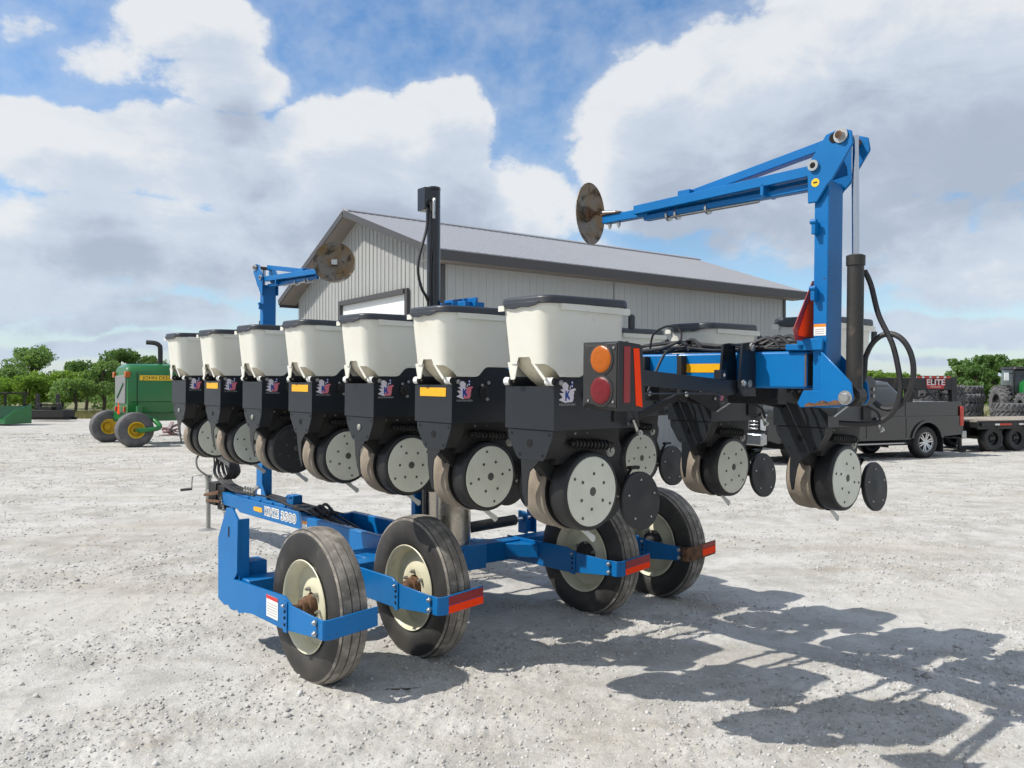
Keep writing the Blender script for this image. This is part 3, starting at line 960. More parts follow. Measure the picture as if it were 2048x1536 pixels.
strips = {1, 3, 5}
for k in range(7):
    o = unit if k == 0 else copy_tree(unit)
    o.parent = planter
    o.matrix_local = MBF @ T((0, k * .762, 0))
    o['group'] = 'row units along the toolbar'
    units.append(o)
far = []
for k in range(8):
    o = copy_tree(unit)
    o.parent = planter
    o.matrix_local = MBF @ T((1.695, -.42 + k * .762, -.016))
    o['group'] = 'row units along the toolbar'
    far.append(o)
for ch in list(units[0].children):
    if ch.name.startswith('emblem') and 'lettering' not in ch.name:
        me = ch.data.copy()
        me.materials[1] = M['decalwhite']
        ch.data = me
        ch['label'] = 'emblem faded to white and blue'
for k, o in enumerate(units):
    push_arms(o)
    # every gauge wheel has turned by its own angle; the third unit carries a dark disc
    for ch in list(o.children):
        if ch.name.startswith('wheel_disc'):
            a = [.7, 0, 1.2, 1.55, 1.5, .4, 2.1][k]
            ch.matrix_local = T((0, 0, -.014)) @ Matrix.Rotation(a, 4, 'Y') @ T((0, 0, .014))
            if k == 4 and ch.matrix_local is not None:
                me = ch.data.copy()
                me.materials[0] = M['plasticblack']
                ch.data = me
                ch['label'] = 'black wheel disc'
    if k in strips:
        s = MB()
        s.box(-.2975, -.2955, .015, .25, .425, .472, 0)
        s.build('reflector_strip', 'yellow', o, bevel=.001)
    if k % 2 == 0 and k:
        s = MB()
        s.lathe((-.2905, .133, .222), (-1, 0, 0), [(0, .02), (.004, .019), (.008, .012), (.010, .002)], 14)
        s.build('plug', 'galv', o)
for o in units + far:
    for ch in o.children:
        if ch.name.startswith('hopper_lid'):
            ch.matrix_local = T((-.09, .1, .885)) @ Matrix.Rotation(R(rnd.uniform(-1.3, 1.3)), 4, 'Z') @ Matrix.Rotation(R(rnd.uniform(-.5, .5)), 4, 'Y') @ T((rnd.uniform(-.004, .004) + .09, rnd.uniform(-.003, .003) - .1, -.885))
for k, o in enumerate(far):
    pull_arms(o)
    for ch in list(o.children):
        if ch.name.startswith('wheel_disc'):
            ch.matrix_local = T((0, 0, -.014)) @ Matrix.Rotation([.45, .9, .1, 1.4, 2, .3, 1, .6][k], 4, 'Y') @ T((0, 0, .014))
        if ch.name.startswith(('emblem', 'roller')):
            pass

# toolbar
t = MB()
t.box(.72, .90, -.70, 5.22, .488, .668, 0)
t.build('toolbar', 'blue', planter, MBF, bevel=.012, seg=2)
t = MB()
t.box(.7180, .7195, -.7005, -.693, .50, .655)
rp = [(-.895, .425), (-.85, .44), (-.82, .428), (-.79, .436), (-.75, .42), (-.72, .425), (-.70, .412), (-.70, .4035), (-.88, .4175)]
t.prism(rp, 'x', .7065, .7078)
t.build('rust_streak', 'rust', planter, MBF)
t = MB()
t.box(.735, .885, -.7015, -.70, .503, .653)
t.build('toolbar_opening', 'hole', planter, MBF)
t = MB()
for b0, b1 in ((-.245, -.005), (1.15, 1.4), (3.1, 3.35)):
    t.box(.7175, .7195, b0, b1, .566, .612)
t.build('reflector_strip', 'yellow', planter, MBF)
# hoses and wiring bundle along the top of the bar
t = MB()
for k in range(7):
    pts = []
    for i in range(26):
        b = -.62 + i * .235
        pts.append((.755 + .02 * k + .025 * rnd.uniform(-1, 1), b, .680 + .012 * (k % 3) + (.03 * rnd.random() ** 3)))
    t.tube(pts, .007 + .003 * (k % 2), 6, 0, 4)
for b in (-.56, -.50, -.44, .02, .1, .62, 1.5):
    t.tube([(.77, b - .09, .685), (.78, b - .06, .72), (.80, b, .735 + .02 * rnd.random()), (.79, b + .07, .715), (.77, b + .12, .685)], .010, 7, 0, 5)
t.tube([(.72, .24, .70), (.70, .20, .78), (.72, .12, .82), (.74, .06, .80), (.74, .05, .74), (.73, .16, .70)], .006, 6, 0, 6)
t.build('wiring_harness', 'hose', planter, MBF)
# bracket of the lamp arm
t = MB()
for b in (-.315, -.425):
    t.prism([(.60, .705), (.645, .712), (.70, .712), (.718, .60), (.718, .458), (.60, .458), (.575, .50)], 'y', b - .006, b + .006)
t.box(.60, .717, -.30, -.435, .448, .457)
t.box(.66, .76, -.44, -.30, .700, .708)
t.bolt((.67, -.432, .69), (0, -1, 0), .022, .012, 1)
t.bolt((.60, -.432, .512), (0, -1, 0), .017, .012, 1)
t.lathe((.665, -.4318, .51), (0, -1, 0), [(0, .019), (.001, .019)], 16, 2)
t.build('clamp_bracket', ['black', 'steel', 'galv'], planter, MBF, bevel=.004)
t = MB()
t.prism([(-.20, .570), (.50, .528), (.60, .525), (.60, .458), (.48, .462), (-.20, .500)], 'y', -.405, -.398)
t.box(-.20, .60, -.405, -.36, .458, .464)
t.box(.45, .50, -.408, -.37, .53, .575)
t.bolt((.475, -.409, .55), (0, -1, 0), .010, .006, 1)
t.build('lamp_arm', ['black', 'steel'], planter, MBF, bevel=.003)


def tail_lamp(mx, side=1):
    h = MB()
    h.loft([[(-.308, y, z) for y, z in ((-.245, .420), (-.418, .402), (-.418, .676), (-.245, .664))],
            [(-.285, y, z) for y, z in ((-.205, .400), (-.4205, .390), (-.4205, .682), (-.205, .682))],
            [(-.235, y, z) for y, z in ((-.198, .400), (-.4205, .390), (-.4205, .682), (-.198, .682))]], 0)
    h.box(-.2445, -.238, -.4215, -.194, .388, .685, 0)
    h.prism([(-.306, .388), (-.306, .684), (-.165, .674), (-.150, .660), (-.128, .410), (-.140, .390)], 'y', -.4265, -.4215, 0)
    lamp = h.build('tail_lamp', ['plasticblack'], planter, mx, bevel=.008, seg=2)
    for zc, m, nm in ((.607, 'amber', 'amber_lens'), (.474, 'redlens', 'red_lens')):
        q = MB()
        q.lathe((-.306, -.333, zc), (-1, 0, 0), [(0, .068, 1), (.005, .068, 1), (.005, .060, 1), (.007, .058, 0), (.011, .050, 0), (.0125, .03, 0), (.0118, .026, 0), (.0128, .022, 0), (.0122, .014, 0), (.013, .010, 0), (.013, .002, 0)], 36)
        q.build(nm, [m, 'plasticblack'], lamp)
    q = MB()
    for y, z in ((-.404, .655), (-.404, .428), (-.262, .43)):
        q.bolt((-.309, y, z), (-1, 0, 0), .006, .004)
    q.build('screw', 'steel', lamp)
    q = MB()
    q.box(-.272, -.232, -.4285, -.4268, .425, .662)
    q.build('red_reflector', 'darkred', lamp)
    q = MB()
    q.prism([(-.212, .655), (-.175, .655), (-.150, .405), (-.192, .412)], 'y', -.4285, -.4268)
    q.build('orange_reflector', 'fluoro', lamp)
    q = MB()
    q.prism([(-.30, .40), (-.20, .40), (-.2, .5), (-.15, .5), (-.15, .56), (-.3, .56)], 'y', -.415, -.407)
    q.build('lamp_bracket', 'black', lamp, bevel=.002)


tail_lamp(MBF)


def marker(mx, sgn, name_label):
    """folding row marker; local axes as the bar's, arm reaching towards +y * sgn"""
    t = MB()
    S = sgn

    def yb(b):              # right marker stands at b=-0.765; mirrored for the other end
        return b if S > 0 else 4.50 - b
    # post with foot gussets
    y0, y1 = sorted((yb(-.73), yb(-.80)))
    t.box(.722, .862, y0, y1, .40, 1.46, 0)
    foot = [(-.777, .668), (-.925, .52), (-.935, .45), (-.925, .428), (-.90, .414), (-.675, .398), (-.66, .42), (-.69, .48), (-.777, .482)]
    for n0 in (.708, .864):
        t.prism([(yb(b), z) for b, z in foot], 'x', n0, n0 + .012, 0)
    t.box(.70, .90, *sorted((yb(-.70), yb(-.60))), .670, .70, 0)
    t.box(.70, .715, *sorted((yb(-.79), yb(-.66))), .669, .725, 0)
    # head plates
    head = [(-.792, 1.665), (-.86, 1.682), (-.915, 1.66), (-.925, 1.60), (-.828, 1.455), (-.80, 1.43), (-.752, 1.36), (-.706, 1.36), (-.703, 1.52), (-.716, 1.56)]
    for n0 in (.702, .866):
        t.prism([(yb(b), z) for b, z in head], 'x', n0, n0 + .012, 0)
    mk = t.build('marker_post', ['blue'], planter, mx, bevel=.004)
    q = MB()
    for z in (1.24, .93):
        yy = yb(-.745)
        q.box(.685, .722, yy - .010, yy + .010, z - .03, z + .03)
        q.lathe((.69, yy, z + .028), (0, 1, 0), [(-.016, .012), (.016, .012)], 10)
    q.build('lug', 'blue', mk, bevel=.002)
    # pins
    q = MB()
    q.cyl((.69, yb(-.868), 1.645), (.895, yb(-.868), 1.645), .017, 14, 0)
    q.lathe((.698, yb(-.868), 1.645), (-1, 0, 0), [(0, .034, 1), (.004, .034, 1), (.004, .02, 1), (.022, .018, 0)], 18)
    q.lathe((.701, yb(-.835), 1.642), (-1, 0, 0), [(0, .024, 2), (.0015, .024, 2)], 14)
    q.lathe((.702, yb(-.737), 1.532), (-1, 0, 0), [(0, .026, 1), (.014, .026, 1), (.014, .014, 2), (.016, .012, 2)], 18)
    q.build('pivot_pin', ['rust', 'steel', 'hole'], mk)
    # hydraulic cylinder
    q = MB()
    yc = yb(-.895)
    q.cyl((.80, yc, .41), (.80, yc, 1.10), .037, 20, 0)
    q.lathe((.80, yc, 1.06), (0, 0, 1), [(0, .038), (.0, .042), (.045, .042), (.05, .03)], 20, 0)
    q.cyl((.80, yc, 1.10), (.80, yb(-.885), 1.66), .0165, 16, 1)
    q.cyl((.765, yc, .46), (.835, yc, .46), .045, 16, 0)
    q.cyl((.70, yb(-.898), .45), (.90, yb(-.898), .45), .020, 16, 2)
    q.lathe((.708, yb(-.898), .45), (-1, 0, 0), [(0, .033), (.003, .033), (.003, .022), (.02, .021), (.023, .018)], 18, 2)
    q.cyl((.828, yc - .01 * S, 1.0), (.85, yc - .014 * S, 1.04), .012, 10, 2)
    q.build('hydraulic_cylinder', ['barrel', 'rod', 'steel'], mk)
    # arm: lower double tube and upper link
    a = MB()
    a.bar((.745, yb(-.72), 1.518), (.745, yb(.375), 1.492), .05, .050, 0)
    a.bar((.815, yb(-.72), 1.505), (.815, yb(.36), 1.482), .05, .045, 0)
    a.bar((.78, yb(-.70), 1.452), (.78, yb(.33), 1.447), .05, .030, 0)
    a.bar((.80, yb(-.76), 1.645), (.80, yb(.03), 1.532), .055, .045, 0)
    a.box(.74, .86, *sorted((yb(.0), yb(.08))), 1.515, 1.555, 0)
    a.bar((.775, yb(.30), 1.478), (.775, yb(.64 if S > 0 else .46), 1.478), .052, .048, 0)
    a.box(.72, .84, *sorted((yb(-.46), yb(-.44))), 1.44, 1.50, 0)
    ar = a.build('marker_arm', 'blue', mk, bevel=.003)
    q = MB()
    q.cyl((.78, yb(-.4), 1.432), (.78, yb(.15), 1.432), .010, 10, 0)
    for b in (-.1, .1, .16):
        q.lathe((.78, yb(b), 1.44), (0, 1, 0), [(0, .032), (.012, .032)], 14, 0)
    for b in ((.53, .60) if S > 0 else (.36, .42)):
        q.bolt((.775, yb(b), 1.452), (0, 0, -1), .013, .02, 0)
    if S > 0:
        q.cyl((.775, yb(.55), 1.512), (.775, yb(.665), 1.525), .014, 12, 0)
        q.box(.74, .81, *sorted((yb(.50), yb(.66))), 1.503, 1.510, 1)
    q.build('spring_rod', ['steel', 'rust'], ar)
    d = MB()
    if S > 0:
        ax = Matrix.Rotation(R(0), 3, 'Z') @ Vector((.27, -.963, -.02))
    else:
        ax = Vector((-.50, -.86, .06))
    ce = Vector((.775, yb(.76), 1.535)) if S > 0 else Vector((.80, 3.93, 1.562))
    r0 = .186
    d.lathe(ce, ax, [(-.045, .004), (-.042, .07), (-.028, .12), (.0, r0), (.004, r0), (-.024, .118), (-.036, .07)] + [(-.036, .05), (-.01, .045, 1), (.0, .03, 1), (.02, .026, 1), (.02, .012, 1), (.10, .012, 1)] if S > 0 else
            [(-.045, .004), (-.042, .07), (-.028, .12), (.0, r0), (.004, r0), (-.024, .118), (-.036, .07), (-.036, .05)], 44)
    if S < 0:
        d.bar(ce + ax.normalized() * -.04, ce + ax.normalized() * .02, .05, .045, 2)
        d.cyl(ce + ax.normalized() * -.04, ce + ax.normalized() * -.16, .014, 10, 1)
    d.build('marker_disc', ['discsteel', 'rust', 'steel'], mk)
    return mk


mk = marker(MBF, 1, '')
q = MB()
q.box(.7208, .7218, -.795, -.735, .738, .792, 0)
q.box(.7202, .7212, -.795, -.735, .779, .792, 1)
for i in range(3):
    q.box(.7202, .7207, -.788, -.742, .746 + i * .010, .749 + i * .010, 2)
q.build('warning_label', ['labelwhite', 'labelorange', 'decalgrey'], mk)
q = MB()
q.lathe((.7015, -.745, 1.452), (-1, 0, 0), [(0, .020, 0), (.001, .020, 0)], 18)
q.box(.6995, .7003, -.755, -.735, 1.449, 1.456, 1)
q.build('warning_label', ['jdyellow', 'textblack'], mk)
marker(MBF, -1, '')
# slow moving vehicle triangle behind the right post
q = MB()
q.prism([(.80, 1.005), (.785, 1.005), (.615, .765), (.635, .715), (.96, .715), (.98, .765), (.815, 1.005)], 'y', -.692, -.688, 0)
q.prism([(.797, .975), (.652, .750), (.662, .735), (.933, .735), (.943, .750), (.803, .975)], 'y', -.6945, -.692, 1)
q.box(.77, .82, -.688, -.66, .668, .78, 2)
q.build('slow_vehicle_triangle', ['darkred', 'fluoro', 'black'], planter, MBF)
# hoses at the right post
q = MB()


def LB(*a):
    return a


q.tube([(.845, -.915, 1.04), (.86, -.94, .97), (.865, -.975, .83), (.87, -1.035, .70), (.87, -1.065, .58), (.87, -1.075, .49), (.86, -1.055, .40), (.85, -1.0, .345), (.83, -.93, .33), (.81, -.82, .33)], .013, 8)
loop = []
for i in range(27):
    a = math.pi * 1.03 - i * math.pi * 1.72 / 26
    loop.append((.875 + .01 * i / 26, -1.015 - .112 * math.cos(a), .572 + .172 * math.sin(a)))
q.tube([(.85, -.88, .50), (.87, -.905, .54)] + loop[2:], .013, 8, 0, 3)
q.build('hydraulic_hose', 'hose', mk)

# lift bracket on the bar and the tall lift pole
q = MB()
q.box(.86, 1.05, 2.10, 2.47, .67, 1.10, 0)
q.box(.93, .955, 2.06, 2.45, 1.06, 1.13, 0)
q.box(.60, .72, 2.2, 2.75, .47, .75, 0)
q.build('lift_bracket', 'blue', planter, MBF, bevel=.004)
q = MB()
q.cyl((3.6, 5.13, 1.2), (3.6, 5.13, 3.25), .052, 24)
q.lathe((3.6, 5.13, 3.25), (0, 0, 1), [(0, .054), (.02, .054), (.025, .045)], 24)
q.box(3.50, 3.57, 5.1, 5.2, 3.09, 3.26)
pole = q.build('lift_pole', 'poleblack', planter, MC, bevel=.003)
q = MB()
q.tube([(3.515, 5.09, 3.10), (3.51, 5.09, 2.95), (3.455, 5.1, 2.75), (3.44, 5.1, 2.62), (3.47, 5.1, 2.5), (3.53, 5.1, 2.40), (3.56, 5.1, 2.2)], .011, 8)
q.tube([(3.545, 5.08, 3.14), (3.545, 5.07, 2.9), (3.53, 5.08, 2.6), (3.545, 5.08, 2.2)], .011, 8)
q.build('hydraulic_hose', 'hose', pole)
q = MB()
q.tube([(3.57, 5.075, 3.17), (3.56, 5.06, 3.17), (3.55, 5.055, 3.14), (3.55, 5.055, 3.02)], .011, 8)
q.build('hose_fitting', 'steel', pole)

# centre post and pedestal
q = MB()
q.cyl((3.70, 5.06, .50), (3.70, 5.06, 1.72), .16, 48)
q.build('centre_post', 'chrome', planter, MC)
q = MB()
q.box(3.44, 3.90, 4.86, 5.42, .40, .585, 0)
q.box(3.55, 3.61, 5.30, 5.36, .58, 1.72, 0)
q.cyl((3.63, 5.24, .58), (3.63, 5.24, 1.6), .055, 20, 1)
q.box(3.66, 3.68, 4.83, 4.86, .39, .56, 0)
q.build('pedestal', ['blue', 'poleblack'], planter, MC, bevel=.006)

# frame and tongue
q = MB()
q.box(3.38, 3.44, 5.46, 6.86, .39, .605)
q.box(3.86, 3.92, 5.46, 6.86, .39, .605)
q.box(3.441, 3.859, 6.80, 6.858, .40, .60)
q.box(3.441, 3.859, 5.47, 6.79, .40, .42)
q.prism([(3.381, 6.861), (3.919, 6.861), (3.77, 7.32), (3.59, 7.32)], 'z', .405, .57)
q.box(3.45, 3.60, 5.5, 5.8, .43, .57)
q.build('frame', 'blue', planter, MC, bevel=.006)
q = MB()
q.box(3.06, 3.378, 5.47, 5.72, .385, .49)
q.box(3.12, 3.376, 5.30, 5.468, .40, .51)
q.build('frame_bracket', 'blue', planter, MC, bevel=.005)
q = MB()
q.prism([(7.30, .402), (8.80, .402), (8.88, .432), (9.30, .44), (9.30, .575), (8.86, .575), (8.80, .568), (7.30, .568)], 'x', 3.60, 3.76)
q.box(3.62, 3.74, 7.55, 8.95, .569, .60)
for c in (7.7, 8.0, 8.3, 8.6):
    q.bolt((3.619, c, .585), (-1, 0, 0), .014, .01)
tongue = q.build('tongue', 'blue', planter, MC, bevel=.005)
for word, cc, zz in (('KINZE', 7.985, .488), ('3500', 7.60, .484)):
    lettering('lettering', word, .118, (3.5992, cc, zz), (0, -1, 0), (0, 0, 1), 'labelwhite', tongue, None, .0006, bold=.0095, width=.345, space=1.12)
    lettering('lettering', word, .118, (3.5976, cc, zz), (0, -1, 0), (0, 0, 1), 'textblack', tongue, None, .0005, bold=-.002, width=.322, space=1.12)
q = MB()
q.prism([(8.43, .495), (8.41, .51), (8.23, .515), (8.21, .50), (8.21, .475), (8.23, .462), (8.41, .465), (8.43, .48)], 'x', 3.5975, 3.5995)
q.build('reflector_strip', 'yellow', tongue)
q = MB()
q.prism([(8.46, .60), (8.16, .60), (8.28, .76), (8.28, 1.30), (8.42, 1.30), (8.42, .76)], 'x', 3.625, 3.64)
q.box(3.641, 3.74, 8.285, 8.415, .6, 1.32)
post = q.build('bar_rest_post', 'blue', planter, MC, bevel=.004)
q = MB()
q.box(3.6225, 3.6245, 8.30, 8.39, .63, .70)
q.build('warning_label', 'labelwhite', post)
q = MB()
q.box(3.63, 3.73, 7.56, 7.70, .60, .70)
q.bolt((3.625, 7.6, .68), (-1, 0, 0), .015, .02)
q.bolt((3.625, 7.66, .68), (-1, 0, 0), .015, .02)
q.build('latch_block', 'blue', planter, MC, bevel=.006)
q = MB()
q.box(3.60, 3.70, 7.34, 7.50, .575, .62, 0)
q.box(3.62, 3.76, 9.30, 9.50, .36, .64, 0)
q.box(3.60, 3.80, 9.5, 9.72, .40, .66, 0)
q.bar((3.58, 9.3, .47), (3.58, 9.72, .44), .03, .03, 1)
q.prism([(9.3, .60), (9.75, .52), (9.75, .49), (9.3, .55)], 'x', 3.55, 3.57, 1)
q.build('hitch', ['shank', 'rust'], planter, MC, bevel=.005)
q = MB()
for k in range(9):
    x = 3.62 + .017 * k
    w = .04 * rnd.uniform(-1, 1)
    q.tube([(x, 7.0 - .1 * (k % 3), .60), (x + w, 7.6, .61), (x - w, 8.2, .635), (x + w, 8.9, .62), (x, 9.35, .66), (x + w, 9.55, .78), (x, 9.6 + w, .90 + .02 * (k % 4)), (x - .03, 9.5, .98), (x + .02, 9.32 + w, .92), (x + .03, 9.25, .80), (x, 9.32, .72)], .009 + .003 * (k % 2), 7, 0, 5)
q.tube([(3.6, 9.7, .72), (3.56, 9.95, .80), (3.6, 10.1, .92), (3.64, 9.95, 1.0), (3.66, 9.7, 1.02), (3.64, 9.5, .98)], .011, 7)
for k in range(7):
    x = 3.48 + .03 * k
    j = [.05 * rnd.uniform(-1, 1) for _ in range(4)]
    q.tube([(3.62 + .02 * k, 7.45, .60), (x + j[0], 6.95, .60 + .02 * rnd.random()), (x + j[1], 6.5, .54 + j[0] * .3), (x + j[2], 6.0, .49 + .03 * rnd.random()), (x + .1 + j[3], 5.6, .52), (x + .05, 5.35, .59)], .009 + .003 * (k % 2), 6, 0, 5)
for k in range(4):
    q.tube([(3.50 + .05 * k, 6.75, .61), (3.48 + .05 * k, 6.88, .66 + .01 * k), (3.52 + .04 * k, 7.02, .64), (3.60 + .02 * k, 7.2, .60)], .014, 7, 0, 4)
q.build('hydraulic_hose', 'hose', planter, MC)
q = MB()
for k in range(4):
    c = 8.52 + .07 * k
    q.box(3.63, 3.70, c, c + .05, .602, .655)
    q.cyl((3.64, c + .025, .655), (3.64, c + .025, .69), .014, 8)
q.tube([(3.62, 8.5, .66), (3.62, 8.35, .72), (3.63, 8.46, .70)], .012, 6)
q.build('valve_block', 'galv', planter, MC, bevel=.004)
q = MB()
for i in range(12):
    z = .50 - i * .030
    c = 9.3 - .02 * i
    ax = (1, 0, 0) if i % 2 else (0, 1, 0)
    ring = []
    for j in range(9):
        a = 2 * math.pi * j / 8
        ring.append((3.585 + (.012 * math.cos(a) if i % 2 == 0 else 0), c + (.012 * math.cos(a) if i % 2 else 0), z + .02 * math.sin(a)))
    q.tube(ring, .004, 5, 0, 0)
q.build('safety_chain', 'galv', planter, MC)
# jack stand
q = MB()
q.cyl((3.746, 10.117, .04), (3.746, 10.117, .46), .026, 18)
q.cyl((3.746, 10.117, .36), (3.746, 10.117, .665), .034, 18)
q.lathe((3.746, 10.117, .66), (0, 0, 1), [(0, .045), (.04, .045), (.045, .03)], 18)
q.box(3.70, 3.80, 9.7, 10.10, .47, .53)
jack = q.build('jack_stand', 'galv', planter, MC)
q = MB()
q.tube([(3.746, 10.117, .70), (3.65, 10.18, .70), (3.59, 10.22, .68), (3.58, 10.22, .53)], .008, 7, 0, 2)
q.cyl((3.58, 10.22, .53), (3.47, 10.29, .52), .016, 10, 1)
q.build('crank', ['galv', 'plasticblack'], jack)
q = MB()
q.loft([rrect(3.62, 3.87, 9.99, 10.24, .04, .002, 4), rrect(3.62, 3.87, 9.99, 10.24, .04, .014, 4), rrect(3.71, 3.78, 10.08, 10.15, .02, .05, 4)])
q.build('foot_plate', 'galv', jack)

# axle, wheel arms, wheels
q = MB()
q.box(2.16, 3.30, 5.13, 5.29, .36, .515)
q.box(4.00, 5.36, 5.13, 5.29, .36, .515)
q.box(2.16, 2.36, 5.30, 5.45, .45, .60)
q.prism([(4.0, 5.30), (4.0, 5.7), (4.3, 5.30)], 'z', .40, .51)
q.prism([(4.30, 5.125), (4.466, 5.125), (4.466, 4.90)], 'z', .39, .50)
q.build('axle_beam', 'blue', planter, MC, bevel=.006)
q = MB()
q.prism([(5.30, .50), (4.555, .53), (4.47, .492), (4.50, .337), (4.62, .335), (5.00, .334), (5.12, .319), (5.22, .295), (5.26, .315), (5.30, .295), (5.36, .295), (5.40, .315), (5.46, .30), (5.57, .328), (5.573, .736), (5.43, .955), (5.345, .965), (5.239, .893), (5.249, .55)], 'x', 2.13, 2.146)
q.box(2.1465, 2.215, 5.252, 5.266, .50, .895)
q.box(2.1465, 2.215, 5.552, 5.572, .34, .73)
q.prism([(5.385 + .012 * math.cos(a / 6 * 3.14), .80 + (.025 if a < 6.5 else -.025) + .012 * math.sin(a / 6 * 3.14)) for a in range(13)], 'x', 2.1288, 2.1296, 1)
arm0 = q.build('wheel_arm', ['blue', 'hole'], planter, MC, bevel=.004)
ARMS = [(2.13, 2.33), (2.885, 3.06), (4.47, 4.648), (5.285, 5.455)]


def wheel_arm(n0):
    q = MB()
    q.prism([(5.30, .525), (4.58, .525), (4.49, .485), (4.50, .335), (4.62, .335), (5.00, .334), (5.30, .325)], 'x', n0, n0 + .016)
    q.box(n0 + .0165, n0 + .08, 5.10, 5.12, .34, .52)
    return q.build('wheel_arm', 'blue', planter, MC, bevel=.004)


ext = []
arms = [arm0] + [wheel_arm(a[0]) for a in ARMS[1:]]
for k, ((n0, nw), ar) in enumerate(zip(ARMS, arms)):
    q = MB()
    q.prism([(4.535, .512), (4.44, .500), (4.10, .492), (4.10, .388), (4.44, .352), (4.535, .345)], 'x', n0 - .012, n0 - .001, 0)
    q.box(n0 - .020, n0 - .0125, 4.475, 4.525, .335, .515, 0)
    for z in (.49, .455, .42, .38):
        q.bolt((n0 - .0205, 4.50, z), (-1, 0, 0), .010, .004 if z < .48 else .014, 1 if z > .48 else 3)
    for z in (.47, .41):
        q.bolt((n0 - .0125, 4.125, z), (-1, 0, 0), .016, .016, 1)
    q.prism([(n0 - .012, 4.13), (n0 - .012, 4.055), (n0 + .02, 4.03), (n0 + .31, 4.015), (n0 + .31, 4.025), (n0 + .022, 4.042), (n0 - .001, 4.062), (n0 - .001, 4.13)], 'z', .386, .495, 2 if k == 3 else 0)
    for i, v in enumerate(q.v):
        if v[0] > n0 + .005 and v[1] < 4.06:
            q.v[i] = (v[0], v[1], v[2] + .10 * (v[0] - n0 - .005))
    q.build('scraper_bracket', ['blue', 'steel', 'rust', 'hole'], ar, bevel=.003)
    if k:
        q = MB()
        d = Vector((.29, -.015, 0)).normalized()
        nrm = Vector((-.015, -.29, 0)).normalized()
        for z0, z1, m in ((.438, .488, 0), (.388, .434, 1)):
            p0 = Vector((n0 + .055 if k < 3 else n0 + .15, 4.0275, 0))
            p0 = Vector((p0.x, 4.03 - .015 * (p0.x - n0 - .02) / .29, 0)) + nrm * .0015
            p1 = Vector((n0 + .308, 4.0152, 0)) + nrm * .0015
            if k == 3:
                z0, z1 = (.40, .455) if m else (.46, .49)
            q.add([(p.x, p.y, z) + () for p, z in ((p0, z0 + .10 * (p0.x - n0)), (p1, z0 + .10 * (p1.x - n0)), (p1, z1 + .10 * (p1.x - n0)), (p0, z1 + .10 * (p0.x - n0)))] + [(p.x + nrm.x * .002, p.y + nrm.y * .002, z) for p, z in ((p0, z0 + .10 * (p0.x - n0)), (p1, z0 + .10 * (p1.x - n0)), (p1, z1 + .10 * (p1.x - n0)), (p0, z1 + .10 * (p0.x - n0)))],
                  [(0, 3, 2, 1), (4, 5, 6, 7), (0, 1, 5, 4), (1, 2, 6, 5), (2, 3, 7, 6), (3, 0, 4, 7)], m)
        q.build('reflector_strip', ['darkred', 'fluoro'], ar)
    # wheel
    t = MB()
    W2 = .098
    P = [(-.070, .262), (-.088, .285), (-W2, .335), (-W2, .37), (-.094, .408), (-.087, .432), (-.079, .446)]
    tread = []
    for a, b in ((-.074, -.030), (-.022, .022), (.030, .074)):
        for i in range(4):
            aa = a + (b - a) * i / 3
            tread.append((aa, .4615 - 1.6 * aa * aa))
        tread += [(b + .001, .4615 - 1.6 * b * b - .011), (b + .007, .4615 - 1.6 * b * b - .011)]
    tread = tread[:-2]
    P2 = [(.079, .446), (.087, .432), (.094, .408), (W2, .37), (W2, .335), (.088, .285), (.07, .262)]
    prof = [(a, r, 0) for a, r in P] + [(a, r, 1) for a, r in tread] + [(a, r, 0) for a, r in P2]
    prof[len(P) - 2] = (*prof[len(P) - 2][:2], 1)
    t.lathe((0, 0, 0), (1, 0, 0), prof, 64, cap=False)
    wh = t.build('carrying_wheel', ['sidewall', 'tread'], planter, MC @ T((nw, 4.516, .459)) @ Matrix.Rotation(k * 1.3, 4, 'X'), smooth=30)
    r = MB()
    r.lathe((0, 0, 0), (1, 0, 0), [(-.078, .262), (-.094, .276), (-.098, .272), (-.094, .264), (-.078, .252), (-.055, .246), (-.045, .238), (-.015, .235), (-.008, .226), (-.002, .205), (-.008, .185), (-.022, .155), (-.036, .125), (-.038, .105), (-.038, .075), (-.02, .07), (.03, .07), (.03, .2), (.06, .245), (.094, .276), (.078, .262)], 56, 0, cap=False)
    r.build('rim', 'rimcream', wh)
    hb = MB()
    if k < 2:
        hb.lathe((0, 0, 0), (1, 0, 0), [(.02, .07), (-.04, .066), (-.075, .06), (-.08, .05), (-.11, .046), (-.115, .03), (-.13, .024)], 22, 0)
    else:
        hb.lathe((0, 0, 0), (1, 0, 0), [(.02, .115), (-.033, .112), (-.04, .10), (-.06, .075), (-.09, .05), (-.11, .04), (-.13, .024)], 22, 2)
    for i in range(6):
        a = i * math.pi / 3 + .2
        hb.bolt((-.038, .098 * math.cos(a), .098 * math.sin(a)), (-1, 0, 0), .013, .02, 1)
    hb.build('hub', ['rust', 'galv', 'shank'], wh)
    q = MB()
    q.cyl((n0, 4.516, .459), (nw, 4.516, .459), .022, 12)
    q.build('spindle', 'rust', ar)
q = MB()
q.box(2.1275, 2.1295, 4.63, 4.79, .37, .50, 0)
q.box(2.1265, 2.128, 4.63, 4.79, .478, .50, 1)
for i in range(5):
    q.box(2.1268, 2.1276, 4.645, 4.775, .385 + i * .016, .390 + i * .016, 2)
q.build('warning_label', ['labelwhite', 'labelred', 'decalgrey'], arm0)
q = MB()
q.box(3.3775, 3.3795, 6.76, 6.85, .455, .57, 0)
q.box(3.3765, 3.378, 6.76, 6.85, .545, .57, 1)
q.build('warning_label', ['labelwhite', 'labelorange'], planter, MC)
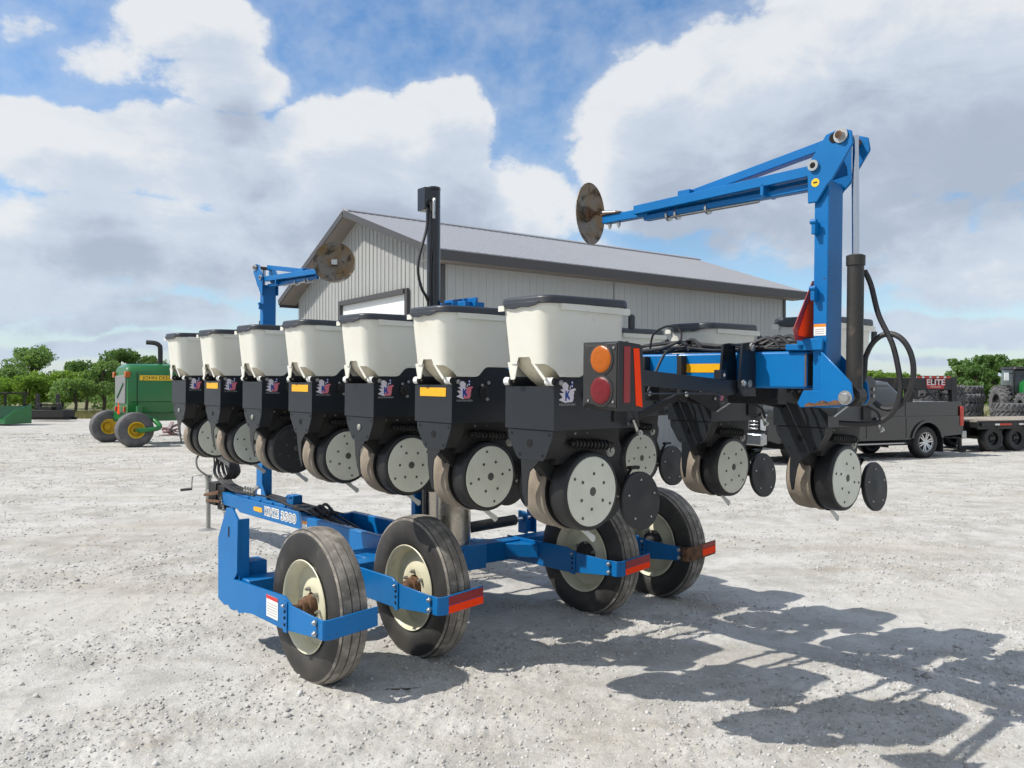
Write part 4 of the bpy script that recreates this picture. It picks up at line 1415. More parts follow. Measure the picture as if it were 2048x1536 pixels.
# folding cylinder lying on the right axle
q = MB()
q.cyl((4.02, 5.33, .62), (4.58, 5.33, .635), .045, 18, 0)
q.lathe((4.02, 5.33, .62), (1, 0, .027), [(-.0, .05), (.03, .05)], 18, 0)
q.cyl((4.58, 5.33, .635), (4.75, 5.33, .64), .02, 12, 1)
q.build('hydraulic_cylinder', ['barrel', 'rod'], planter, MC)
q = MB()
q.prism([(5.29, .51), (5.29, .68), (5.33, .70), (5.40, .70), (5.40, .51)], 'x', 4.68, 4.70)
q.prism([(5.29, .51), (5.29, .68), (5.33, .70), (5.40, .70), (5.40, .51)], 'x', 4.78, 4.80)
q.prism([(5.29, .51), (5.29, .64), (5.36, .66), (5.40, .51)], 'x', 3.96, 3.98)
q.box(4.70, 4.78, 5.33, 5.345, .515, .65)
q.build('cylinder_mount', 'blue', planter, MC, bevel=.003)

# ------------------------------------------------------------ the shed
SH = frame((-1.836, 19.233, 0), 36.294)
shed = thing('metal_shed', 'grey ribbed metal shed with gabled roof behind the planter', 'shed', SH)
L, WD, HE, HR, YR, HL = 14.65, 9.82, 5.0, 6.74, 4.91, 4.66


def roofz(y):
    return HE + (HR - HE) * y / YR if y < YR else HR + (HL - HR) * (y - YR) / (WD - YR)


def plate(y0, z0, y1, z1, x0, x1, t):
    d = Vector((0, y1 - y0, z1 - z0)).normalized()
    n = Vector((0, -d.z, d.y)) * t
    return [(x, y, z) for x in (x0, x1) for y, z in ((y0, z0), (y1, z1), (y1 + n.y, z1 + n.z), (y0 + n.y, z0 + n.z))]


PF = [(3, 2, 1, 0), (4, 5, 6, 7), (0, 1, 5, 4), (1, 2, 6, 5), (2, 3, 7, 6), (3, 0, 4, 7)]
q = MB()
q.add(plate(0, HE + .02, YR, HR + .02, 0, L, .05), PF, 0)
q.add(plate(YR, HR + .02, WD, HL + .02, 0, L, .05), PF, 0)
x = .10
while x < L - .05:
    q.add(plate(0, HE + .0705, YR - .06, HR + .05, x, x + .03, .012), PF, 0)
    q.add(plate(YR + .06, HR + .05, WD, HL + .0705, x, x + .03, .012), PF, 0)
    x += .2286
q.add(plate(YR - .28, HR - .03, YR, HR + .07, -.01, L + .01, .05), PF, 0)
q.add(plate(YR, HR + .07, YR + .28, HR - .05, -.01, L + .01, .05), PF, 0)
roof = q.build('roof', 'roofmetal', shed)
q = MB()
q.box(0, L, -.03, 0, HE - .20, HE + .035, 0)
q.box(0, L, WD, WD + .03, HL - .20, HL + .03, 0)
for x0 in (-.03, L):
    q.add(plate(-.03, HE - .12, YR, HR - .12, x0, x0 + .03, .17), PF, 0)
    q.add(plate(YR, HR - .12, WD + .03, HL - .12, x0, x0 + .03, .17), PF, 0)
q.build('fascia', 'trim', roof)
q = MB()
q.box(.0, L, .001, .55, HE - .20, HE - .185, 0)
q.add(plate(.45, roofz(.45) - .125, YR, HR - .11, .0, .55, .015), PF, 0)
q.add(plate(YR, HR - .11, WD - .02, HL - .11, .0, .55, .015), PF, 0)
q.build('soffit', 'soffit', roof)
GX, SY = .5, .5
q = MB()
gab = [(SY, 0), (SY, roofz(SY) - .11), (YR, HR - .1), (WD - .4, roofz(WD - .4) - .11), (WD - .4, 0)]
q.prism(gab, 'x', GX, GX + .08, 0)
q.box(GX + .08, L - .5, SY, SY + .08, 0, HE - .19, 0)
q.box(L - .58, L - .5, SY + .08, WD - .4, 0, 4.3, 0)
q.box(GX + .08, L - .58, WD - .48, WD - .4, 0, 4.3, 0)
DY0, DY1, DZ = 2.12, 6.02, 4.22
y = SY + .12
while y < WD - .45:
    z0 = 0 if not (DY0 - .16 < y < DY1 + .13) else DZ + .14
    q.box(GX - .022, GX - .001, y, y + .03, z0, roofz(y) - .16, 0)
    for k in (1, 2):
        q.box(GX - .007, GX - .001, y + .076 * k, y + .076 * k + .014, z0 if not (DY0 - .16 < y + .076 * k < DY1 + .13) else DZ + .14, roofz(y) - .18, 0)
    y += .2286
x = GX + .2
while x < L - .6:
    q.box(x, x + .03, SY - .010, SY - .001, 0, HE - .205, 0)
    for k in (1, 2):
        q.box(x + .076 * k, x + .076 * k + .014, SY - .003, SY - .001, 0, HE - .205, 0)
    x += .2286
q.build('wall', 'siding', shed)
q = MB()
q.box(GX - .03, GX + .12, SY - .031, SY - .002, 0, HE - .21, 0)
q.box(GX - .03, GX - .002, SY - .002, SY + .12, 0, roofz(SY) - .25, 0)
q.box(L - .62, L - .49, SY - .031, SY - .002, 0, HE - .21, 0)
q.box(6.2, 6.225, SY - .014, SY - .0105, 0, HE - .21, 0)
q.build('corner_trim', 'trim', shed)
q = MB()
q.box(GX - .012, GX - .002, DY0, DY1, 0, DZ, 0)
for k in range(1, 7):
    q.box(GX - .016, GX - .0125, DY0, DY1, .62 * k, .62 * k + .02, 0)
dr = q.build('overhead_door', 'doorwhite', shed)
q = MB()
q.box(GX - .10, GX - .023, DY0 - .13, DY0, 0, DZ + .13, 0)
q.box(GX - .10, GX - .023, DY1, DY1 + .13, 0, DZ + .13, 0)
q.box(GX - .14, GX - .023, DY0, DY1, DZ, DZ + .13, 0)
q.build('frame', 'trim', dr)
q = MB()
q.box(GX - .10, GX - .03, .62, .72, 3.42, 3.54)
q.cyl((GX - .10, .67, 3.46), (GX - .22, .72, 3.42), .04, 12)
q.build('security_camera', 'doorwhite', shed)

# ------------------------------------------------------------ wheels for the vehicles


def tyre(c, ax, r, w, rim, n=36, lugs=0, lug_h=.04):
    q = MB()
    h = w / 2
    q.lathe(c, ax, [(-h * .8, rim), (-h, rim + (r - rim) * .35), (-h * .98, r - w * .22), (-h * .72, r - .02), (-h * .3, r), (h * .3, r), (h * .72, r - .02), (h * .98, r - w * .22), (h, rim + (r - rim) * .35), (h * .8, rim)], n, 0, cap=False)
    c, ax = Vector(c), Vector(ax).normalized()
    a = ax.orthogonal().normalized()
    b = ax.cross(a)
    for i in range(lugs):
        for s in (-1, 1):
            th = 2 * math.pi * (i + (.5 if s > 0 else 0)) / lugs
            th2 = th + s * 0 + .9 * math.pi / lugs * 1.6
            p0 = c + ax * (s * h * .02) + (a * math.cos(th) + b * math.sin(th)) * (r + lug_h * .2)
            p1 = c + ax * (s * h * .98) + (a * math.cos(th2) + b * math.sin(th2)) * (r - .02)
            up = (a * math.cos(th) + b * math.sin(th))
            q.bar(p0, p1, r * .07, lug_h * 2, 0, up)
    return q


def add_wheel(parent, c, ax, r, w, rimr, rubber, rimmat, lugs=0, face=1, style='dish'):
    o = tyre(c, ax, r, w, rimr, 40, lugs).build('wheel', rubber, parent)
    q = MB()
    ax = Vector(ax).normalized() * face
    h = w / 2
    if style == 'dish':
        q.lathe(c, ax, [(-h * .8, rimr), (h * .84, rimr + .01), (h * .80, rimr - .02), (h * .2, rimr * .9), (h * .12, rimr * .55), (h * .3, rimr * .5), (h * .34, rimr * .22), (h * .5, rimr * .18), (h * .5, .01)], 32, 0, cap=False)
        a = ax.orthogonal().normalized()
        b = ax.cross(a)
        for i in range(6):
            q.bolt(Vector(c) + ax * h * .28 + (a * math.cos(i * 1.047) + b * math.sin(i * 1.047)) * rimr * .38, ax, .022, .03, 0)
        q.build('rim', rimmat, o)
    else:
        q.lathe(c, ax, [(-h * .8, rimr), (h * .80, rimr + .008), (h * .84, rimr - .012), (h * .5, rimr - .03), (h * .2, rimr * .8), (h * .2, .01)], 36, 1, cap=False)
        a = ax.orthogonal().normalized()
        b = ax.cross(a)
        for i in range(6):
            th = i * math.pi / 3
            for dt in (-.16, .16):
                d0 = a * math.cos(th + dt * 1.6) + b * math.sin(th + dt * 1.6)
                d1 = a * math.cos(th + dt) + b * math.sin(th + dt)
                q.bar(Vector(c) + ax * h * .62 + d0 * .06, Vector(c) + ax * h * .74 + d1 * (rimr - .02), .035, .03, 0, ax)
        q.lathe(c, ax, [(h * .5, .085), (h * .72, .08), (h * .76, .05), (h * .76, .005)], 20, 0)
        q.lathe(c, ax, [(h * .7, rimr - .03), (h * .82, rimr - .004), (h * .82, rimr + .006)], 36, 0, cap=False)
        q.build('rim', [rimmat, 'plasticblack'], o)
    return o


# ------------------------------------------------------------ windrower
WR = frame((-12.42, 26.17, 0), -50.3)
wr = thing('windrower', 'green windrower with yellow stripe and grey caster tyres beyond the seed units', 'windrower', WR)
q = MB()
sec = [(-.74, 1.02), (-.78, 1.10), (-.76, 2.30), (-.62, 2.52), (-.45, 2.58), (.45, 2.58), (.62, 2.52), (.76, 2.30), (.78, 1.10), (.74, 1.02)]
q.loft([[(x * k, y, z - dz * (z > 2.0)) for x, z in sec] for y, k, dz in ((.02, .94, .12), (.16, 1, .02), (1.2, 1, 0), (4.3, 1, 0), (4.32, .97, .02))], 0)
q.box(.772, .785, .28, .30, 1.12, 2.30, 1)
q.box(.772, .786, .10, 4.3, 1.36, 1.375, 1)
body = q.build('engine_hood', ['jdgreen', 'hole'], wr, bevel=.02)
q = MB()
q.loft([[(-.56, .012, 1.30), (.56, .012, 1.30), (.60, .012, 2.20), (-.60, .012, 2.20)], [(-.55, -.015, 1.32), (.55, -.015, 1.32), (.58, -.015, 2.18), (-.58, -.015, 2.18)]], 0)
q.bar((-.3, -.03, 1.50), (.4, -.03, 1.95), .03, .04, 1)
q.build('rear_screen', ['greymesh', 'jdgreen'], body)
for x in (-.70, .66):
    q = MB()
    q.box(x - .09, x + .10, -.05, .10, 2.14, 2.32)
    q.build('warning_lamp', 'amber', body, bevel=.015)
for x in (-.52, .46):
    q = MB()
    q.box(x - .05, x + .05, -.03, .03, 1.05, 1.22)
    q.build('tail_lamp', 'tail', body, bevel=.01)
q = MB()
q.box(.772, .787, .36, 1.50, 2.04, 2.20)
q.build('stripe', 'jdyellow', body)
lettering('lettering', 'JOHN DEERE', .15, (.7885, .93, 2.118), (0, 1, 0), (0, 0, 1), 'textblack', body, thick=.001, width=.98)
q = MB()
q.prism([(-.12, .98), (.12, .98), (.02, 1.34), (-.02, 1.34)], 'y', -.06, -.05)
q.build('slow_vehicle_triangle', 'fluoro', wr)
q = MB()
q.tube([(.2, 1.15, 2.5), (.2, 1.15, 3.05), (.19, 1.12, 3.18), (.12, 1.0, 3.26), (.0, .78, 3.28)], .075, 12)
q.build('exhaust_pipe', 'plasticblack', wr)
q = MB()
q.box(-1.2, 1.2, .10, .34, .80, 1.0)
q.box(-.5, .5, .3, 4.4, .75, 1.0)
for s in (-1, 1):
    q.tube([(s * 1.15, .22, .9), (s * 1.35, .25, .92), (s * 1.40, .55, .85), (s * 1.95, .62, .62), (s * 1.98, .30, .54), (s * 1.96, 0, .53)], .075, 10)
    q.cyl((s * 1.28, .22, .7), (s * 1.28, .22, 1.25), .10, 14)
    q.cyl((s * 1.55, 0, .53), (s * 1.98, 0, .53), .06, 12)
q.build('caster_axle', 'jdgreen', wr)
for s in (-1, 1):
    add_wheel(wr, (s * 1.56, 0, .535), (1, 0, 0), .535, .56, .24, 'oldtyre', 'jdyellow')
for s in (-1, 1):
    add_wheel(wr, (s * 1.5, 4.9, .78), (1, 0, 0), .78, .5, .36, 'oldtyre', 'jdyellow', lugs=18)
q = MB()
q.loft([rrect(-.8, .8, 4.36, 5.9, .15, 1.25, 4), rrect(-.82, .82, 4.36, 6.1, .15, 2.0, 4), rrect(-.75, .75, 4.42, 5.9, .15, 2.85, 4)], 1)
q.loft([rrect(-.85, .85, 4.38, 6.0, .2, 2.855, 4), rrect(-.8, .8, 4.42, 5.95, .2, 3.0, 4)], 0)
q.box(-2.2, 2.2, 6.4, 7.4, .2, .9, 0)
q.box(-.5, .5, 5.7, 6.4, .5, .9, 0)
q.build('cab', ['jdgreen', 'glass'], wr, bevel=.01)

# ------------------------------------------------------------ pickup truck
PT = frame((10.48, 20.82, 0), 113)
pk = thing('pickup_truck', 'dark grey crew cab pickup truck parked behind the raised seed units', 'truck', PT)


def arch(cy, r, n=9, a0=12, a1=168):
    return [(cy + r * math.cos(R(a0 + (a1 - a0) * i / n)), .42 + r * math.sin(R(a0 + (a1 - a0) * i / n))) for i in range(n + 1)]


prof = [(-1.27, .60), (-1.30, .75), (-1.30, 1.40), (-1.25, 1.44), (.62, 1.44), (3.30, 1.42), (3.42, 1.40), (4.75, 1.31), (4.98, 1.22), (5.03, 1.05), (5.03, .58), (4.72, .50)] + arch(4.06, .50) + [(3.45, .50), (.62, .50)] + arch(0, .50) + [(-.62, .56)]
q = MB()
zc = 1.08
low = [p for p in prof if p[1] <= zc + .001]
q.prism([(-1.30, .75), (-1.30, zc), (5.03, zc), (5.03, 1.05)] + [p for p in prof[10:]] + [(-1.27, .60)], 'x', .02, 2.02, 0)
q.prism([(-1.298, zc + .002), (-1.298, 1.40), (-1.25, 1.44), (.62, 1.44), (3.30, 1.42), (3.42, 1.40), (4.75, 1.31), (4.98, 1.22), (5.028, zc + .002)], 'x', .045, 1.995, 0)
for y, z0, z1 in ((.70, .55, 1.43), (2.02, .56, 1.42), (3.22, .56, 1.41)):
    q.box(.0165, .0195, y, y + .018, z0, zc - .02, 1)
    q.box(.0405, .0445, y, y + .018, zc + .02, z1, 1)
q.box(.012, .0445, .86, 1.08, 1.22, 1.255, 0)
q.box(.012, .0445, 2.10, 2.32, 1.22, 1.255, 0)
for cy in (0, 4.06):
    ar1, ar0 = arch(cy, .565), arch(cy, .50)
    q.prism(ar1 + ar0[::-1], 'x', -.02, .0195, 0)
body = q.build('body', ['carpaint', 'hole'], pk, bevel=.035, seg=2)
q = MB()
q.loft([rrect(.09, 1.95, .70, 3.42, .10, 1.42, 3), rrect(.16, 1.88, .80, 3.10, .12, 1.70, 3), rrect(.26, 1.78, .98, 2.68, .15, 1.93, 3), rrect(.40, 1.64, 1.15, 2.5, .15, 1.97, 3)], 0)
cab = q.build('cab', 'carpaint', pk, smooth=50)
for pts in ([(.90, 1.48), (1.88, 1.48), (1.88, 1.86), (1.12, 1.86)], [(1.98, 1.48), (3.15, 1.48), (2.66, 1.86), (1.98, 1.86)]):
    q = MB()
    vs = []
    for off in (0, .012):
        vs += [(.128 + (z - 1.45) * .255 - off * .9, y, z) for y, z in pts]
    q.add(vs, [(0, 3, 2, 1), (4, 5, 6, 7), (0, 1, 5, 4), (1, 2, 6, 5), (2, 3, 7, 6), (3, 0, 4, 7)])
    q.build('window', 'glass', cab)
q = MB()
q.add([(.3, 3.36, 1.47), (1.74, 3.36, 1.47), (1.64, 2.76, 1.90), (.40, 2.76, 1.90), (.3, 3.38, 1.48), (1.74, 3.38, 1.48), (1.64, 2.79, 1.91), (.40, 2.79, 1.91)], PF)
q.build('windscreen', 'glass', cab)
q = MB()
q.box(.0, .03, -1.31, -1.18, .82, 1.32)
q.box(2.01, 2.04, -1.31, -1.18, .82, 1.32)
q.build('tail_lamp', 'tail', pk, bevel=.01)
q = MB()
q.box(.05, 1.99, -1.48, -1.31, .48, .68)
q.build('rear_bumper', 'chromeplate', pk, bevel=.02)
q = MB()
q.box(.25, 1.79, 5.031, 5.06, .78, 1.20, 1)
for z in (.82, .90, .98, 1.06, 1.14):
    q.box(.28, 1.76, 5.06, 5.085, z, z + .04, 0)
for x in (.6, 1.02, 1.44):
    q.box(x - .02, x + .02, 5.085, 5.095, .80, 1.18, 0)
q.build('grille', ['chromeplate', 'hole'], pk, bevel=.005)
q = MB()
q.box(.0, 2.04, 5.035, 5.22, .46, .74)
q.build('front_bumper', 'chromeplate', pk, bevel=.03)
for x in (.06, 1.80):
    q = MB()
    q.box(x, x + .18, 4.95, 5.065, .80, 1.18)
    q.build('headlight', 'headlamp', pk, bevel=.02)
q = MB()
q.box(-.06, .10, .78, 3.3, .40, .45, 0)
q.box(-.062, -.058, .85, 3.2, .41, .44, 1)
q.build('running_board', ['plasticblack', 'chromeplate'], pk, bevel=.008)
q = MB()
q.box(.02, .30, -.58, -.56, .16, .62)
q.box(1.74, 2.02, -.58, -.56, .16, .62)
q.build('mud_flap', 'plasticblack', pk)
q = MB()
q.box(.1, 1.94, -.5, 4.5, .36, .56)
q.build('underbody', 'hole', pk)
q = MB()
q.box(-.26, -.02, 2.98, 3.06, 1.42, 1.66)
q.bar((.12, 3.02, 1.48), (-.05, 3.02, 1.5), .05, .05)
q.build('wing_mirror', 'plasticblack', pk, bevel=.02)
for cy in (0, 4.06):
    for x, fc in ((.16, -1), (1.88, 1)):
        add_wheel(pk, (x, cy, .42), (1, 0, 0), .42, .29, .25, 'rubber', 'alloy', face=fc, style='spoke')

# ------------------------------------------------------------ gooseneck trailer
TR = frame((12.45, 22.5, 0), 110)
tl = thing('flatbed_trailer', 'black gooseneck flatbed trailer with red sign coupled to the grey truck', 'trailer', TR)
q = MB()
q.box(.0, 2.5, -9.5, -.3, .70, .86, 0)
q.box(-.02, 0, -9.5, -.3, .66, .88, 0)
q.box(.55, .70, -9.5, .4, .45, .70, 0)
q.box(1.8, 1.95, -9.5, .4, .45, .70, 0)
for y in range(1, 10):
    q.box(-.06, -.02, -y - .05, -y, .70, .84, 0)
q.box(-.08, -.06, -9.5, -.4, .74, .84, 0)
ch = q.build('deck_frame', 'trailer', tl, bevel=.006)
q = MB()
for k in range(14):
    q.box(.02 + k * .178, .19 + k * .178, -9.5, -.32, .862, .90, 0)
q.build('deck', 'planks', tl)
for k in range(9):
    q = MB()
    q.box(-.084, -.0805, -1.5 - k * .9, -1.05 - k * .9, .765, .815, 0)
    q.box(-.084, -.0805, -1.05 - k * .9, -.88 - k * .9, .765, .815, 1)
    q.build('reflector_tape', ['redtape', 'labelwhite'], ch)
q = MB()
for x in (.45, 2.0):
    q.box(x, x + .14, -.1, .10, .40, 2.1, 0)
    q.box(x, x + .14, .10, 1.45, 1.74, 2.1, 0)
    q.bar((x + .07, .10, 1.1), (x + .07, .95, 1.74), .03, .05, 0)
    q.box(x, x + .14, 1.30, 1.45, 1.5, 1.74, 0)
q.box(.59, 2.0, 1.15, 1.40, 1.76, 2.08, 0)
q.box(.59, 2.0, -.06, .06, 1.76, 2.08, 0)
q.cyl((1.25, 1.28, 1.05), (1.25, 1.28, 1.76), .07, 12)
q.cyl((.52, -.25, .08), (.52, -.25, .9), .06, 12)
q.box(.40, .64, -.37, -.13, .03, .08)
for x in (.45, 2.0):
    q.cyl((x + .07, .3, 1.74), (x + .07, 1.28, 1.5), .02, 8)
neck = q.build('gooseneck', 'trailer', tl, bevel=.01)
q = MB()
q.box(.435, .449, .15, 1.45, 1.76, 2.13, 0)
q.build('sign_board', 'trailer', neck, bevel=.003)
q = MB()
for k in range(5):
    q.box(.431, .4345, .16 + k * .26, .33 + k * .26, 2.065, 2.115, 0)
    q.box(.431, .4345, .33 + k * .26, .41 + k * .26, 2.065, 2.115, 1)
q.build('reflector_tape', ['redtape', 'labelwhite'], neck)
q = MB()
q.prism([(.42, 1.78), (.98, 1.78), (1.02, 1.82), (1.02, 1.90), (.40, 1.90), (.40, 1.80)], 'x', .431, .4345)
q.build('sign_plate', 'labelred', neck)
lettering('lettering', 'ELITE', .235, (.428, .71, 1.945), (0, -1, 0), (0, 0, 1), 'labelred', neck, thick=.001, bold=.014, width=.70)
lettering('lettering', 'ELITE', .225, (.4245, .71, 1.945), (0, -1, 0), (0, 0, 1), 'labelwhite', neck, thick=.001, bold=.003, width=.64)
lettering('lettering', 'TRAILERS', .06, (.4295, .71, 1.825), (0, -1, 0), (0, 0, 1), 'labelwhite', neck, thick=.0005, width=.4)
for y in (-1.0, -1.9):
    for x, fc in ((.18, -1), (2.3, 1)):
        add_wheel(tl, (x, y, .39), (1, 0, 0), .39, .25, .21, 'rubber', 'trailer', face=fc)
q = MB()
q.box(.1, 2.4, -1.1, -.9, .36, .44)
q.box(.1, 2.4, -2.0, -1.8, .36, .44)
q.build('axle', 'trailer', tl)

# ------------------------------------------------------------ tractor and tyres by the right edge
TC = frame((30.15, 48.5, 0), 172)
tc = thing('tractor', 'green farm tractor with lugged tyres at the right edge beyond the trailer', 'tractor', TC)
q = MB()
hs = [(-.50, 1.05), (-.55, 1.6), (-.50, 2.05), (-.28, 2.2), (.28, 2.2), (.50, 2.05), (.55, 1.6), (.50, 1.05)]
q.loft([[(x * k, y, 1.05 + (z - 1.05) * kz) for x, z in hs] for y, k, kz in ((3.0, .72, .82), (2.85, .9, .92), (2.3, 1, .98), (.6, 1.1, 1.12))], 0)
hood = q.build('hood', 'jdgreen', tc, smooth=50)
q = MB()
q.box(-.36, .36, 2.9, 3.02, 1.10, 1.72)
q.build('grille', 'hole', tc, bevel=.02)
for s in (-1, 1):
    q = MB()
    q.box(s * .22 - .15, s * .22 + .15, 2.95, 3.03, 1.78, 1.88)
    q.build('headlight', 'headlamp', hood, bevel=.02)
q = MB()
q.box(-.45, .45, 3.0, 3.45, .75, 1.15, 0)
q.box(-.35, .35, -1.5, 3.0, .6, 1.05, 1)
q.box(-1.0, 1.0, 2.0, 2.25, .65, .85, 0)
q.build('chassis', ['jdgreen', 'hole'], tc, bevel=.02)
q = MB()
q.loft([rrect(-.8, .8, -1.2, .55, .1, 1.3, 3), rrect(-.85, .85, -1.25, .6, .1, 2.2, 3), rrect(-.78, .78, -1.2, .45, .1, 2.95, 3)], 1)
q.loft([rrect(-.9, .9, -1.3, .7, .15, 2.955, 3), rrect(-.85, .85, -1.25, .65, .15, 3.10, 3)], 2)
for s in (-1, 1):
    q.box(s * .82 - .05, s * .82 + .05, .48, .58, 1.3, 2.955, 2)
q.build('cab', ['jdgreen', 'glass', 'plasticblack'], tc)
q = MB()
for s in (-1, 1):
    q.bar((s * .9, .5, 2.7), (s * 1.35, .8, 2.75), .04, .04, 1)
    q.box(s * 1.35 - .12, s * 1.35 + .12, .78, .84, 2.3, 2.75, 0)
q.build('mirror', ['doorwhite', 'plasticblack'], tc)
for s in (-1, 1):
    add_wheel(tc, (s * 1.0, 2.1, .78), (1, 0, 0), .78, .48, .4, 'oldtyre', 'plasticblack', lugs=18, face=s)
    add_wheel(tc, (s * 1.1, -.6, 1.0), (1, 0, 0), 1.0, .6, .5, 'oldtyre', 'plasticblack', lugs=20, face=s)


def big_tyre():
    q = tyre((0, 0, .26), (0, 0, 1), .80, .50, .46, 36, 20, .045)
    q.lathe((0, 0, .26), (0, 0, 1), [(-.2, .46), (-.1, .43), (.1, .43), (.2, .46)], 36, 0, cap=False)
    return q


ty = None
STK = [(22.6, 45.5, 4, 'the stack framed beneath the red sign'), (24.3, 46.0, 4, 'the stack against the trailer neck post'),
       (26.4, 48.2, 3, 'the stack just right of the trailer neck'), (29.4, 53.0, 4, 'the tall stack behind the tractor wheel'), (27.6, 46.0, 2, 'the low stack between neck and tractor')]
POS = {0: 'bottom', 1: 'second', 2: 'third', 3: 'fourth', 4: 'fifth'}
for x, y, n, where in STK:
    for k in range(n):
        if ty is None:
            ty = o = big_tyre().build('tyre_casing', 'oldtyre')
        else:
            o = copy_tree(ty)
        o.location = (x + rnd.uniform(-.06, .06), y + rnd.uniform(-.06, .06), k * .50)
        o.rotation_euler = (0, 0, rnd.uniform(0, 6))
        w = 'top' if k == n - 1 else POS[k]
        tag(o, 'flat tractor tyre, %s of %s' % (w, where), 'tyre', 'stacked tractor tyres')

# ------------------------------------------------------------ implements on the left
GB = frame((-25.6, 41.0, 0), -20)
gb = thing('combine_header', 'green harvester header with open top rail at the left edge', 'header', GB)
q = MB()
q.prism([(-.6, .10), (.7, .10), (.7, .95), (.5, .95), (.4, .35), (-.6, .25)], 'x', -2.0, 1.35, 0)
q.prism([(-.7, .08), (.75, .08), (.75, 1.02), (-.1, .75), (-.7, .4)], 'x', 1.355, 1.45, 0)
q.build('trough', 'jdgreen', gb, bevel=.01)
q = MB()
for x in (-1.6, -.2, 1.1):
    q.box(x, x + .08, .55, .63, .952, 1.52)
q.box(-2.0, 1.3, .50, .68, 1.521, 1.58)
q.box(-2.0, 1.2, -.4, .7, 1.60, 1.64)
q.build('top_rail', 'shank', gb)
BK = frame((-25.9, 46.3, 0), -8)
bk = thing('skid_frame', 'black steel skid with two tall uprights near the left trees', 'implement', BK)
q = MB()
q.box(-1.15, 1.15, -.5, .5, .22, .62)
q.box(-1.4, 1.4, -.35, -.2, .08, .22)
q.box(-1.4, 1.4, .2, .35, .08, .22)
q.build('platform', 'shank', bk, bevel=.01)
for x in (-.85, .38):
    q = MB()
    q.box(x, x + .16, -.1, .06, .622, 1.52)
    q.box(x + .02, x + .30, -.12, .08, .63, 1.0)
    q.build('upright', 'trailer', bk, bevel=.01)
q = MB()
q.box(-.68, .375, -.06, .02, .85, .95)
q.box(-.5, .3, -.3, .3, .625, .80)
q.build('crossbar', 'shank', bk)
HP = frame((-12.95, 31.3, 0), 10)
hp = thing('scrap_heap', 'small heap of grey and red metal beside the green windrower', 'heap', HP)
q = MB()
for k in range(9):
    a = rnd.uniform(0, 3.1)
    z = .06 + .05 * k
    c, s = math.cos(a), math.sin(a)
    q.bar((-.3 * c, -.25 * s, z * .6), (.3 * c, .25 * s, z + .05), .12, .05, 0)
q.box(-.35, .35, -.25, .25, 0, .05)
q.build('plate_pile', 'pinkgrey', hp)


def clod(x, y, w, h, label):
    rs = random.Random(int(x * 100))
    q = MB()
    for k in range(26):
        a, r = rs.uniform(0, 6.28), w * rs.random() ** .7
        s = h * rs.uniform(.3, 1) * (1 - .6 * r / w)
        cx, cy = x + r * math.cos(a), y + r * .6 * math.sin(a)
        ring = [[(cx + s * f * math.cos(t) * rs.uniform(.7, 1.2), cy + s * f * math.sin(t) * rs.uniform(.7, 1.2), s * z) for t in (0, 1.05, 2.1, 3.14, 4.2, 5.25)] for z, f in ((0, 1.1), (.4, .9), (.8, .4))]
        q.loft(ring, 0)
    o = q.build('mud', 'mud', smooth=0)
    tag(o, label, 'mud', kind='stuff')


q = MB()
q.tube([(-.72, 4.72, .03), (-.66, 4.715, .034), (-.60, 4.73, .030), (-.53, 4.725, .036)], .006, 6, 0, 3)
q.tube([(-.62, 4.727, .032), (-.585, 4.70, .04)], .003, 5, 0, 0)
tag(q.build('twig', 'bark'), 'brown twig lying on the gravel in front of the nearest tyre', 'twig')
clod(-4.75, 17.9, .42, .10, 'dark clump of dried mud on the gravel behind the tongue post')
clod(-8.9, 14.6, .55, .04, 'thin dark scatter of low lumps at the left edge of the yard')  # low dark lumps forming a flat dark patch
clod(-11.2, 20.2, .30, .05, 'small mud crumbs on the gravel in front of the caster tyres')

# ------------------------------------------------------------ trees


def leaves(blobs, per, size, seed, m, name, parent):
    rs = np.random.RandomState(seed)
    V = []
    for cx, cy, cz, r in blobs:
        n = int(per * (r ** 1.6))
        d = rs.randn(n, 3)
        d /= np.linalg.norm(d, axis=1)[:, None]
        rad = r * (.45 + .55 * rs.rand(n) ** .45) * (1 + .25 * np.sin(d[:, 0] * 5 + cx) * np.sin(d[:, 2] * 4 + cz))
        P = np.array([cx, cy, cz]) + d * rad[:, None] * np.array([1, 1, .85])
        a = rs.randn(n, 3)
        a /= np.linalg.norm(a, axis=1)[:, None]
        b = np.cross(a, d + .6 * rs.randn(n, 3))
        b /= np.linalg.norm(b, axis=1)[:, None] + 1e-6
        s = size * (.6 + .8 * rs.rand(n))[:, None]
        V.append(np.stack([P - a * s, P - b * s * .55, P + a * s, P + b * s * .55], 1))
    V = np.concatenate(V).reshape(-1, 3)
    n = len(V) // 4
    me = bpy.data.meshes.new(name)
    me.vertices.add(len(V))
    me.vertices.foreach_set('co', V.ravel())
    me.loops.add(4 * n)
    me.loops.foreach_set('vertex_index', np.arange(4 * n))
    me.polygons.add(n)
    me.polygons.foreach_set('loop_start', np.arange(n) * 4)
    me.update(calc_edges=True)
    me.materials.append(M[m])
    o = bpy.data.objects.new(name, me)
    COL.objects.link(o)
    if parent is not None:
        o.parent = parent
    return o


